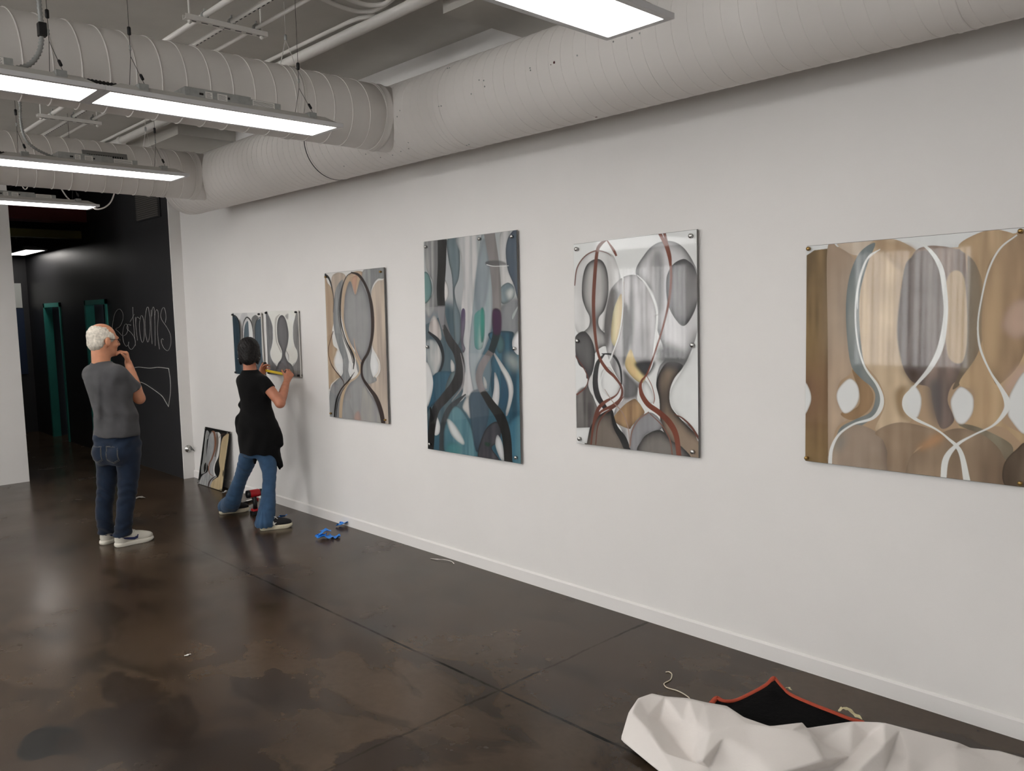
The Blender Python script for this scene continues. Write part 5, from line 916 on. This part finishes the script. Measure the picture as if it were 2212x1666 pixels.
def pockets(c0, sg):
    st = MB(); pts = [(-.052, .05), (.052, .05), (.050, -.055), (0, -.08), (-.050, -.055), (-.052, .05)]
    for w2 in (0, .008):
        path = []
        for (a, b), (c, d) in zip(pts[:-1], pts[1:]): path += [(a + (c - a) * t, b + (d - b) * t) for t in np.linspace(0, 1, 8)[:-1]]
        path.append(pts[-1]); st.tube([onvol(jv, c0 + HR * x * (1 - w2 * 12) + Zv * (z * (1 - w2 * 12)) - HFp * .28, HFp) for x, z in path], .0016, 5)
    st.build('pocket_stitching', DSTITCH, jn)
pockets(hipc + HR * .062 - Zv * .045, 1); pockets(hipc - HR * .075 - Zv * .045, -1)
SW = [(.075, .058), (.10, .046), (.13, .040), (.165, .045), (.215, .066), (.17, .052), (.14, .052), (.125, .058), (.115, .070), (.10, .062)]
SW = [(.015, .072), (.06, .058), (.10, .045), (.130, .040), (.155, .048), (.162, .074), (.157, .076), (.148, .066), (.128, .060), (.09, .066), (.05, .072), (.015, .075)]
ex = dict(lace=LACE, mark=SW, mark_mat=NAVY, fan=False, sole=.030)
shoe(man, 1, hr_ , (-.06, 1.0), .285, SH1, SO1, dict(ex, label='right trainer, white with a navy mark')); shoe(man, -1, hl_, (-.42, .9), .285, SH1, SO1, dict(ex, label='left trainer, mostly behind the right one'))

# ------------------------------------------------------------------ the woman
G = Fig((-6.35, 3.02)); p = G.p
wom = thing('person', 'dark-haired woman in a black top and flared jeans, holding a tape measure to the wall', 'person', (-6.35, 3.05, 0))
TF = G.dir(math.radians(50)); TR = np.array([TF[1], -TF[0], 0]); PH = math.atan2(TR[1], TR[0]); HF = G.dir(math.radians(8)); HO = p(538, 764, .02)
Rs, Ls = p(569, 824, -.11), p(524, 821, .11); Re = at(605, 871, 1, 3.19); Rw = at(620, 822, 1, 3.36); Lw = at(562, 812, 1, 3.36); Le = (Ls + Lw) / 2 + np.array([-.03, -.02, -.10])
Lh, Rh = p(541, 972, .05), p(573, 978, -.06); Lk, Rk = p(520, 1033, .17), p(582, 1030, -.15); wr_ = at(562, 1146, 2, 0); wl_ = at(474, 1111, 2, 0); Ra = wr_ + np.array([.33, .94, 0]) * .056 + Zv * .10; La = wl_ + np.array([.28, .96, 0]) * .056 + Zv * .10
v = Vol(np.array([-7.05, 2.65, -.005]), np.array([-5.85, 3.53, 1.60]), .0055)
A_, hg = head(v, HO, HF, .10, .95)
v.cone(HO - HF * .025 - Zv * .05, p(541, 806, 0) - Zv * .02, .048, .056, .03)
v.loft([lv(806, 542, .09, .06), lv(825, 545, .13, .08), lv(860, 552, .125, .085), lv(900, 554, .125, .09), lv(950, 557, .15, .11), lv(985, 557, .12, .10)], PH, .03)
v.chain([Rs, (Rs + Re) / 2, Re], [.046, .043, .037]); v.chain([Re, Re * .6 + Rw * .4, Rw], [.037, .038, .025]); v.chain([Ls, (Ls + Le) / 2, Le], [.046, .042, .036]); v.chain([Le, Le * .6 + Lw * .4, Lw], [.036, .037, .025])
for h_, k_, a_ in ((Lh, Lk, p(502, 1088, .29)), (Rh, Rk, p(578, 1095, -.235))): v.chain([h_, k_, a_], [.07, .044, .032])
TA, TB = at(571, 800, 1, 3.425), at(616, 809, 1, 3.41); td = (TB - TA) / np.linalg.norm(TB - TA)
hand(v, Rw, Zv * .75 + np.array([-.25, .55, 0]), np.array([-.9, .1, -.15]), True, (.75, .75, .5), .04, (.7, .5), .92, .4)
hand(v, Lw, (TA - Lw) + Zv * .02, np.array([.85, .2, .1]), False, (.8, .8, .5), .03, (.7, .6), .9, .35)
v.build('body', SKIN2, wom)
hv = Vol(HO - .17, HO + .17, .004)
hv.ell(hg(0, -.020, .046), (.086, .104, .092), A_, .01); hv.ell(hg(0, -.055, -.02), (.074, .062, .075), A_, .02); hv.ell(hg(0, -.080, -.062), (.042, .034, .036), A_, .02)
for s in (-1, 1): hv.ell(hg(s * .064, .012, .02), (.022, .055, .045), A_, .015); hv.ell(hg(s * .070, -.02, -.045), (.016, .028, .05), A_, .02); hv.chain([hg(s * .082, .02, .02), hg(s * .088, .015, -.03), hg(s * .080, .0, -.075)], [.007, .006, .003], .006)
hv.ell(hg(0, .098, -.02), (.064, .052, .085), A_, .015, True)
hv.ripple(lambda X, Y, Z: .0022 * np.sin(X * 160 + Z * 120) * np.sin(Z * 70 + Y * 190)); hv.build('hair', HAIRB, wom)
for s in (-1, 1): MB().lathe([(.002, -.006), (.006, -.003), (.0065, .003), (.002, .006)], hg(s * .086, -.012, -.042), Zv, 10).build('earring', M['steel'], wom)
tv = Vol(np.min([p(495, 1030, 0), p(620, 1030, 0)], 0) - [.25, .16, .02], np.max([p(495, 790, 0), p(620, 790, 0)], 0) + [.25, .16, .0], .005)
tv.loft([lv(799, 540, .062, .060), lv(806, 542, .088, .07), lv(815, 544, .122, .085), lv(830, 547, .146, .1), lv(850, 551, .148, .104), lv(870, 553, .138, .100), lv(890, 554, .150, .108), lv(915, 556, .188, .134), lv(940, 561, .192, .142), lv(955, 562, .190, .142), lv(968, 560, .178, .136), lv(978, 559, .170, .13)], PH, .02, n=2.2)
Rsl = Rs * .58 + Re * .42; tv.chain([Rs - TR * .05 - Zv * .01, Rs - Zv * .004, Rsl], [.052, .050, .050], .045); Lsl = Ls * .55 + Le * .45; tv.chain([Ls + TR * .05 - Zv * .01, Ls - Zv * .004, Lsl], [.052, .050, .050], .045); dS = (Re - Rs) / np.linalg.norm(Re - Rs); tv.cone(Rsl + dS * .030, Rsl + dS * .1, .058, .055, .005, True)
nf_ = p(540, 796, 0); tv.cone(nf_ + Zv * .016, nf_ + Zv * .09, .052, .06, .006, True)
for (a, b, r1, r2) in ((p(592, 935, -.08), p(607, 960, -.1), .05, .02), (p(586, 960, -.06), p(606, 1006, -.09), .05, .016), (p(595, 985, -.05), p(604, 1014, -.08), .032, .009), (p(578, 965, -.12), p(602, 1000, -.1), .045, .014), (p(553, 975, -.02), p(551, 1000, -.02), .032, .008), (p(516, 905, .05), p(515, 930, .06), .03, .02), (p(520, 875, .06), p(522, 872, .07), .022, .02)): tv.cone(a, b, r1, r2, .03)
q0 = p(550, 900, 0)
tv.ripple(lambda X, Y, Z: .005 * np.sin(((X - q0[0]) * G.u[0] + (Y - q0[1]) * G.u[1]) * 55 + 1.5 * np.sin((Z - q0[2]) * 16)) * np.clip((q0[2] + .05 - Z) * 5, .1, 1) + .003 * np.sin((Z - q0[2]) * 60 + X * 30) * np.exp(-((Z - q0[2]) / .08) ** 2))
tv.build('tunic', BLK, wom)
jv = Vol(np.array([-7.05, 2.6, -.005]), np.array([-5.85, 3.5, p(550, 940, 0)[2]]), .005)
jv.loft([lv(945, 557, .15, .11), lv(965, 557, .152, .115), lv(985, 557, .13, .105)], PH, .03); jv.chain([Lh, p(531, 1004, .10), Lk, p(509, 1063, .24), p(501, 1085, .29), La + np.array([.0, .02, -.045])], [.082, .068, .056, .062, .070, .084], .02); jv.chain([Rh, p(580, 1004, -.1), Rk, p(580, 1062, -.19), p(578, 1092, -.24), Ra + np.array([-.01, -.015, -.05])], [.082, .067, .054, .054, .064, .076], .02); jv.above(.028)
Lc = (Lk + Rk) / 2
jv.ripple(lambda X, Y, Z: .0035 * np.exp(-((Z - .62) / .12) ** 2) * np.sin(Z * 85 + 25 * X) + .003 * np.clip((.3 - Z) * 4, 0, 1) * np.sin(np.arctan2(Y - 3.0, X - np.where(X < -6.35, La[0], Ra[0])) * 9) + .001 * np.sin(Z * 120 + X * 50))
jv.build('jeans', DEN2, wom)
STAR = [(.115 + (.030 if i % 2 == 0 else .012) * math.sin(i * math.pi / 5), .056 + (.026 if i % 2 == 0 else .0105) * math.cos(i * math.pi / 5)) for i in range(10)]
ex = dict(lace=LACE, mark=STAR, mark_mat=LACE, fan=True, sole=.036)
shoe(wom, 1, wr_, (.33, .94), .25, SH2, SO2, dict(ex, label='right black shoe with a white star and thick cream sole')); shoe(wom, -1, wl_, (.28, .96), .25, SH2, SO2, dict(ex, label='left black shoe, mostly under the flared hem'))

# tape measure held between her hands
tm = thing('tape_measure', 'yellow tape measure with a black case, stretched between the hands of the woman', 'tape measure', tuple(TA))
bl = MB(); n_ = np.array([0, -1.0, 0]); up_ = np.array([0, 0, 1.0]); V = []
for i in range(13):
    q = TA + td * (np.linalg.norm(TB - TA) + .02) * i / 12
    for k in range(5): a = (k - 2) / 2; V.append(q + up_ * .011 * a + n_ * .0025 * (1 - a * a))
bl.add(V, [(i * 5 + k, (i + 1) * 5 + k, (i + 1) * 5 + k + 1, i * 5 + k + 1) for i in range(12) for k in range(4)]); bo = bl.build('tape_blade', mat('yellow tape', (226, 196, 48), .4), tm); q_ = bo.modifiers.new('thick', 'SOLIDIFY'); q_.thickness = .0008
TC = at(571, 791, 1, 3.43); cs_ = MB().box(TC[0] - .024, TC[0] + .016, TC[1] - .018, TC[1] + .018, TC[2] - .036, TC[2] + .034).build('tape_case', mat('black rubber', (14, 14, 15), .55), tm); bevel(cs_, .008, 3)

# ------------------------------------------------------------------ things on the floor
PAPER = mat('white wrapping paper', (226, 221, 217), .62, spec=.3, var=.015, scale=9, bump=.05, bscale=90)
BLUET = mat('blue masking tape', (36, 132, 226), .5, var=.15, scale=60)
from mathutils.geometry import delaunay_2d_cdt
Z7 = lambda x, y: (1300 + x / 2.4254, 1420 + y / 2.4254)
def sheet(out, inn, edges, mt, name, crease, thick, sub=2, parent=None, rough=0.0):
    """a crumpled sheet: outline and fold points, each as (x, y, height)"""
    P = out + inn; no = len(out); V2 = [Vector((x, y)) for x, y, z in P]
    r = delaunay_2d_cdt(V2, edges, [list(range(no))[::-1]], 1, 1e-4); V = []
    for k, o in enumerate(r[3]):
        x, y = r[0][k]; z = P[o[0]][2] if o else .03; V.append(tuple(at(*Z7(x, y), 2, z)))
    bm = bmesh.new(); vs = [bm.verts.new(q) for q in V]
    for f in r[2]:
        try: bm.faces.new([vs[i] for i in f])
        except ValueError: pass
    bmesh.ops.recalc_face_normals(bm, faces=bm.faces); 
    if sum(f.normal.z for f in bm.faces) < 0: bmesh.ops.reverse_faces(bm, faces=bm.faces)
    cl = bm.edges.layers.float.new('crease_edge')
    for e in bm.edges: e[cl] = crease
    me = bpy.data.meshes.new(name); bm.to_mesh(me); bm.free(); me.materials.append(mt); me.polygons.foreach_set('use_smooth', [True] * len(me.polygons)); o = link(name, me, parent)
    s_ = o.modifiers.new('folds', 'SUBSURF'); s_.levels = s_.render_levels = sub
    q = o.modifiers.new('thick', 'SOLIDIFY'); q.thickness = thick; q.offset = -1; return o
out = [(98, 432, .035), (140, 290, .09), (190, 215, .105), (262, 190, .105), (330, 205, .095), (455, 215, .085), (540, 235, .085), (655, 255, .08), (745, 315, .09), (880, 362, .115), (1050, 342, .125), (1075, 372, .10), (1310, 337, .11), (1480, 343, .11), (1870, 448, .06), (1930, 475, .022), (2080, 490, .012), (2212, 528, .010), (2420, 590, .008), (2480, 800, .012), (1900, 900, .015), (1300, 900, .03), (700, 800, .03), (420, 680, .02), (330, 622, .02), (240, 550, .02)]
inn = [(160, 290, .10), (250, 390, .085), (325, 502, .058), (560, 580, .05), (720, 650, .04), (300, 330, .022), (400, 450, .010), (470, 535, .012), (430, 335, .055), (500, 350, .10), (494, 450, .075), (492, 552, .05), (524, 545, .105), (570, 395, .125), (750, 345, .125), (1000, 385, .14), (1105, 425, .135), (1168, 540, .11), (800, 500, .105), (900, 620, .09), (1480, 465, .105), (1345, 590, .07), (1245, 660, .05), (1520, 490, .05), (1610, 522, .055), (1850, 482, .05), (1700, 570, .03), (2050, 555, .02), (1400, 405, .06), (1140, 440, .05), (1300, 520, .035), (1200, 580, .04), (640, 420, .118), (1480, 600, .035), (1600, 700, .03), (245, 300, .06), (1560, 380, .095), (1700, 430, .075)]
no = len(out); ed = [(no + a, no + b) for a, b in ((0, 1), (1, 2), (2, 3), (3, 4), (9, 10), (10, 11), (12, 13), (13, 14), (14, 15), (15, 16), (16, 17), (20, 21), (21, 22), (23, 24))]
pp = sheet(out, inn, ed, PAPER, 'wrapping_paper', .55, .0012, 3); tag(pp, 'large crumpled sheet of white paper on the floor, cut off by the bottom edge', 'paper')
ot = [(565, 240, .012), (600, 207, .02), (640, 224, .016), (700, 221, .012), (780, 185, .02), (860, 140, .035), (900, 103, .045), (930, 135, .035), (985, 188, .028), (1100, 240, .022), (1230, 290, .02), (1300, 318, .014), (1375, 337, .012), (1320, 430, .008), (1000, 480, .006), (700, 430, .006), (600, 340, .008)]
bt_ = thing('moving_blanket', 'black quilted blanket with an orange-red border, half under the white paper', 'blanket', tuple(at(*Z7(950, 300), 2, 0)))
sheet(ot, [(760, 250, .022), (850, 200, .035), (900, 170, .05), (960, 230, .03), (1060, 290, .024), (1180, 330, .02), (820, 300, .02)], [], mat('black quilted cotton', (9, 9, 10), .9, spec=.1, bump=.6, bscale=45), 'blanket_cloth', .3, .006, 2, bt_)
bd = MB(); P = spline([at(*Z7(x, y), 2, z + .002) for x, y, z in ot[:13]], 8); Tn = np.gradient(P, axis=0); Tn /= np.linalg.norm(Tn, axis=1)[:, None]; Sd = np.cross(Tn, [0, 0, 1.0]); V = []
for q, s_ in zip(P, Sd):
    for a, h_ in ((-.003, -.006), (-.005, .001), (.004, .005), (.018, .003), (.019, -.005)): V.append(q + s_ * a + np.array([0, 0, h_]))
bd.add(V, [(i * 5 + k, i * 5 + (k + 1) % 5, (i + 1) * 5 + (k + 1) % 5, (i + 1) * 5 + k) for i in range(len(P) - 1) for k in range(5)], 0, True)
bd.build('border_binding', mat('orange-red binding', (176, 70, 44), .8, var=.1, scale=50), bt_)
tag(MB().tube(spline([at(*Z7(x, y), 2, z) for x, y, z in ((335, 78, .003), (352, 77, .003), (367, 90, .003), (360, 118, .003), (332, 134, .003), (326, 143, .003), (342, 160, .003), (390, 174, .003), (425, 190, .004), (452, 208, .006), (460, 216, .01))], 8), .0024, 6).build('string', mat('cream string', (222, 212, 192), .9)), 'loose cream string curling on the floor behind the white paper', 'string')

def scrap(name, label, cat, pts, wd, mt, seed, group=None):
    """a crumpled strip lying along the points"""
    rg = random.Random(seed); P = spline(pts, 5); T = np.gradient(P, axis=0); T /= np.linalg.norm(T, axis=1)[:, None] + 1e-9; S = np.cross(T, [0, 0, 1.0]); S /= np.linalg.norm(S, axis=1)[:, None] + 1e-9; V = []; n = len(P)
    for i, (q, s_) in enumerate(zip(P, S)):
        w_ = wd * (.95 + .3 * math.sin(i * 1.3 + seed)) * (.55 if i in (0, n - 1) else 1)
        for k in range(4): a = (k - 1.5) / 1.5; V.append(q + s_ * w_ * a * .5 + np.array([0, 0, max(0, math.sin(i * .9 + k * 1.7 + seed) * .22 + rg.gauss(0, .06)) * wd + .001]))
    mb = MB(); mb.add(V, [(i * 4 + k, i * 4 + k + 1, (i + 1) * 4 + k + 1, (i + 1) * 4 + k) for i in range(n - 1) for k in range(3)]); o = mb.build(name, mt); q_ = o.modifiers.new('round', 'SUBSURF'); q_.levels = q_.render_levels = 1; q_ = o.modifiers.new('thick', 'SOLIDIFY'); q_.thickness = .0012; q_.offset = 1
    return tag(o, label, cat, group)
fl = lambda px, py, z=0.0: at(px, py, 2, z)
scrap('tape_scrap', 'largest crumpled piece of blue tape, on the open floor right of the woman', 'tape scrap', [fl(710, 1146, .035), fl(700, 1149, .045), fl(692, 1154, .03), fl(690, 1159, .012), fl(700, 1160, .015), fl(712, 1161, .008), fl(722, 1161, .004), fl(735, 1160, .006)], .085, BLUET, 3)
scrap('tape_scrap', 'small crumpled piece of blue tape against the foot of the wall', 'tape scrap', [fl(731, 1136, .004), fl(736, 1134, .018), fl(741, 1131, .03), fl(744, 1132, .012)], .06, BLUET, 5)
scrap('tape_scrap', 'pointed piece of blue tape just behind the right shoe of the woman', 'tape scrap', [fl(598, 1122, .003), fl(604, 1120, .012), fl(610, 1117, .03), fl(613, 1114, .07)], .055, BLUET, 9)
CRM = mat('cream tape', (206, 196, 156), .7)
scrap('tape_scrap', 'cream strip of tape stuck along the border of the black blanket', 'tape scrap', [at(*Z7(1238, 284), 2, .024), at(*Z7(1262, 272), 2, .036), at(*Z7(1290, 276), 2, .034), at(*Z7(1325, 303), 2, .022), at(*Z7(1362, 330), 2, .016)], .02, CRM, 11)
scrap('tape_scrap', 'tiny cream scrap beside the top corner of the black blanket', 'tape scrap', [at(*Z7(966, 163), 2, .02), at(*Z7(985, 166), 2, .03), at(*Z7(996, 178), 2, .018)], .018, CRM, 12)
scrap('tape_scrap', 'flat pale scrap on the floor beside the shin of the man', 'tape scrap', [fl(292, 1078, .001), fl(300, 1075, .002), fl(311, 1077, .001)], .05, mat('pale grey scrap', (120, 116, 110), .7), 14)
scrap('plastic_strip', 'thin white plastic strip on the floor near the foot of the wall', 'strip', [fl(930, 1207, .002), fl(945, 1209, .006), fl(962, 1210, .008), fl(976, 1214, .004), fl(981, 1219, .002)], .006, M['white'], 15)
scrap('plastic_scrap', 'clear crumpled plastic between the leaning painting and the wall', 'scrap', [fl(482, 1066, .01), fl(487, 1063, .03), fl(492, 1064, .015), fl(496, 1066, .01)], .05, mat('clear plastic film', (200, 204, 206), .15), 16)
# drill standing on its battery behind the woman's leg
G = Fig((-6.35, 3.02)); b0 = fl(555, 1111); X_, Y_ = G.u * .94 + G.v * .34, G.v * .94 - G.u * .34
dt = thing('power_drill', 'red and black cordless drill standing on its battery behind the right leg of the woman', 'drill', tuple(b0))
RED = mat('red plastic', (176, 26, 34), .4); BKP = mat('black plastic', (16, 16, 18), .45)
D3 = lambda x, y, z: b0 + X_ * x + Y_ * y + np.array([0, 0, z])
def obox(mb, x0, x1, y, z0, z1, tp=1.0): mb.hexa([D3(x0, -y, z0), D3(x0, y, z0), D3(x1, y, z0), D3(x1, -y, z0)], [D3(x0 * tp, -y * tp, z1), D3(x0 * tp, y * tp, z1), D3(x1 * tp, y * tp, z1), D3(x1 * tp, -y * tp, z1)]); return mb
bevel(obox(MB(), -.05, .045, .036, 0, .032).build('battery', BKP, dt), .006, 3); bevel(obox(MB(), -.043, .04, .032, .034, .052, .9).build('battery_latch', RED, dt), .004)
MB().tube([D3(-.012, 0, .045), D3(-.010, 0, .10), D3(-.018, 0, .16)], [.021, .018, .021], 14).build('handle', BKP, dt); MB().tube([D3(-.075, 0, .185), D3(-.06, 0, .187), D3(.02, 0, .187), D3(.035, 0, .187)], [.022, .033, .034, .028], 18).build('motor_body', RED, dt)
MB().lathe([(.020, -.006), (.034, 0), (.035, .022), (.033, .026)], D3(-.080, 0, .186), X_, 18).build('motor_cap', BKP, dt); MB().lathe([(.030, 0), (.031, .015), (.028, .03)], D3(.033, 0, .187), X_, 18).build('torque_collar', BKP, dt); MB().lathe([(.022, 0), (.023, .02), (.017, .04), (.009, .045)], D3(.062, 0, .187), X_, 16).build('chuck', M['dark'], dt); MB().tube([D3(.010, 0, .145), D3(.014, 0, .13), D3(.010, 0, .115)], .009, 8).build('trigger', RED, dt)
lb = thing('spirit_level', 'black bar lying on the floor between the feet of the woman', 'level', tuple(fl(536, 1082)))
a_, c_ = fl(521, 1086, .02), fl(556, 1076, .02); d_ = (c_ - a_) / np.linalg.norm(c_ - a_); s_ = np.cross(d_, [0, 0, 1.0]) * .012
MB().hexa([a_ - s_ - [0, 0, .02], a_ + s_ - [0, 0, .02], c_ + s_ - [0, 0, .02], c_ - s_ - [0, 0, .02]][::-1], [a_ - s_, a_ + s_, c_ + s_, c_ - s_][::-1]).build('level_body', BKP, lb)
m_ = (a_ + c_) / 2; MB().hexa([m_ - s_ * 1.02 - d_ * .03, m_ + s_ * 1.02 - d_ * .03, m_ + s_ * 1.02 + d_ * .03, m_ - s_ * 1.02 + d_ * .03][::-1], [m_ - s_ * 1.02 - d_ * .03 + [0, 0, .002], m_ + s_ * 1.02 - d_ * .03 + [0, 0, .002], m_ + s_ * 1.02 + d_ * .03 + [0, 0, .002], m_ - s_ * 1.02 + d_ * .03 + [0, 0, .002]][::-1]).build('level_vial', M['white'], lb)
scrap('paint_flake', 'tiny white flake alone on the bare floor, well in front of the man', 'flake', [fl(398, 1418, .001), fl(405, 1416, .004), fl(411, 1414, .001)], .012, M['white'], 21)
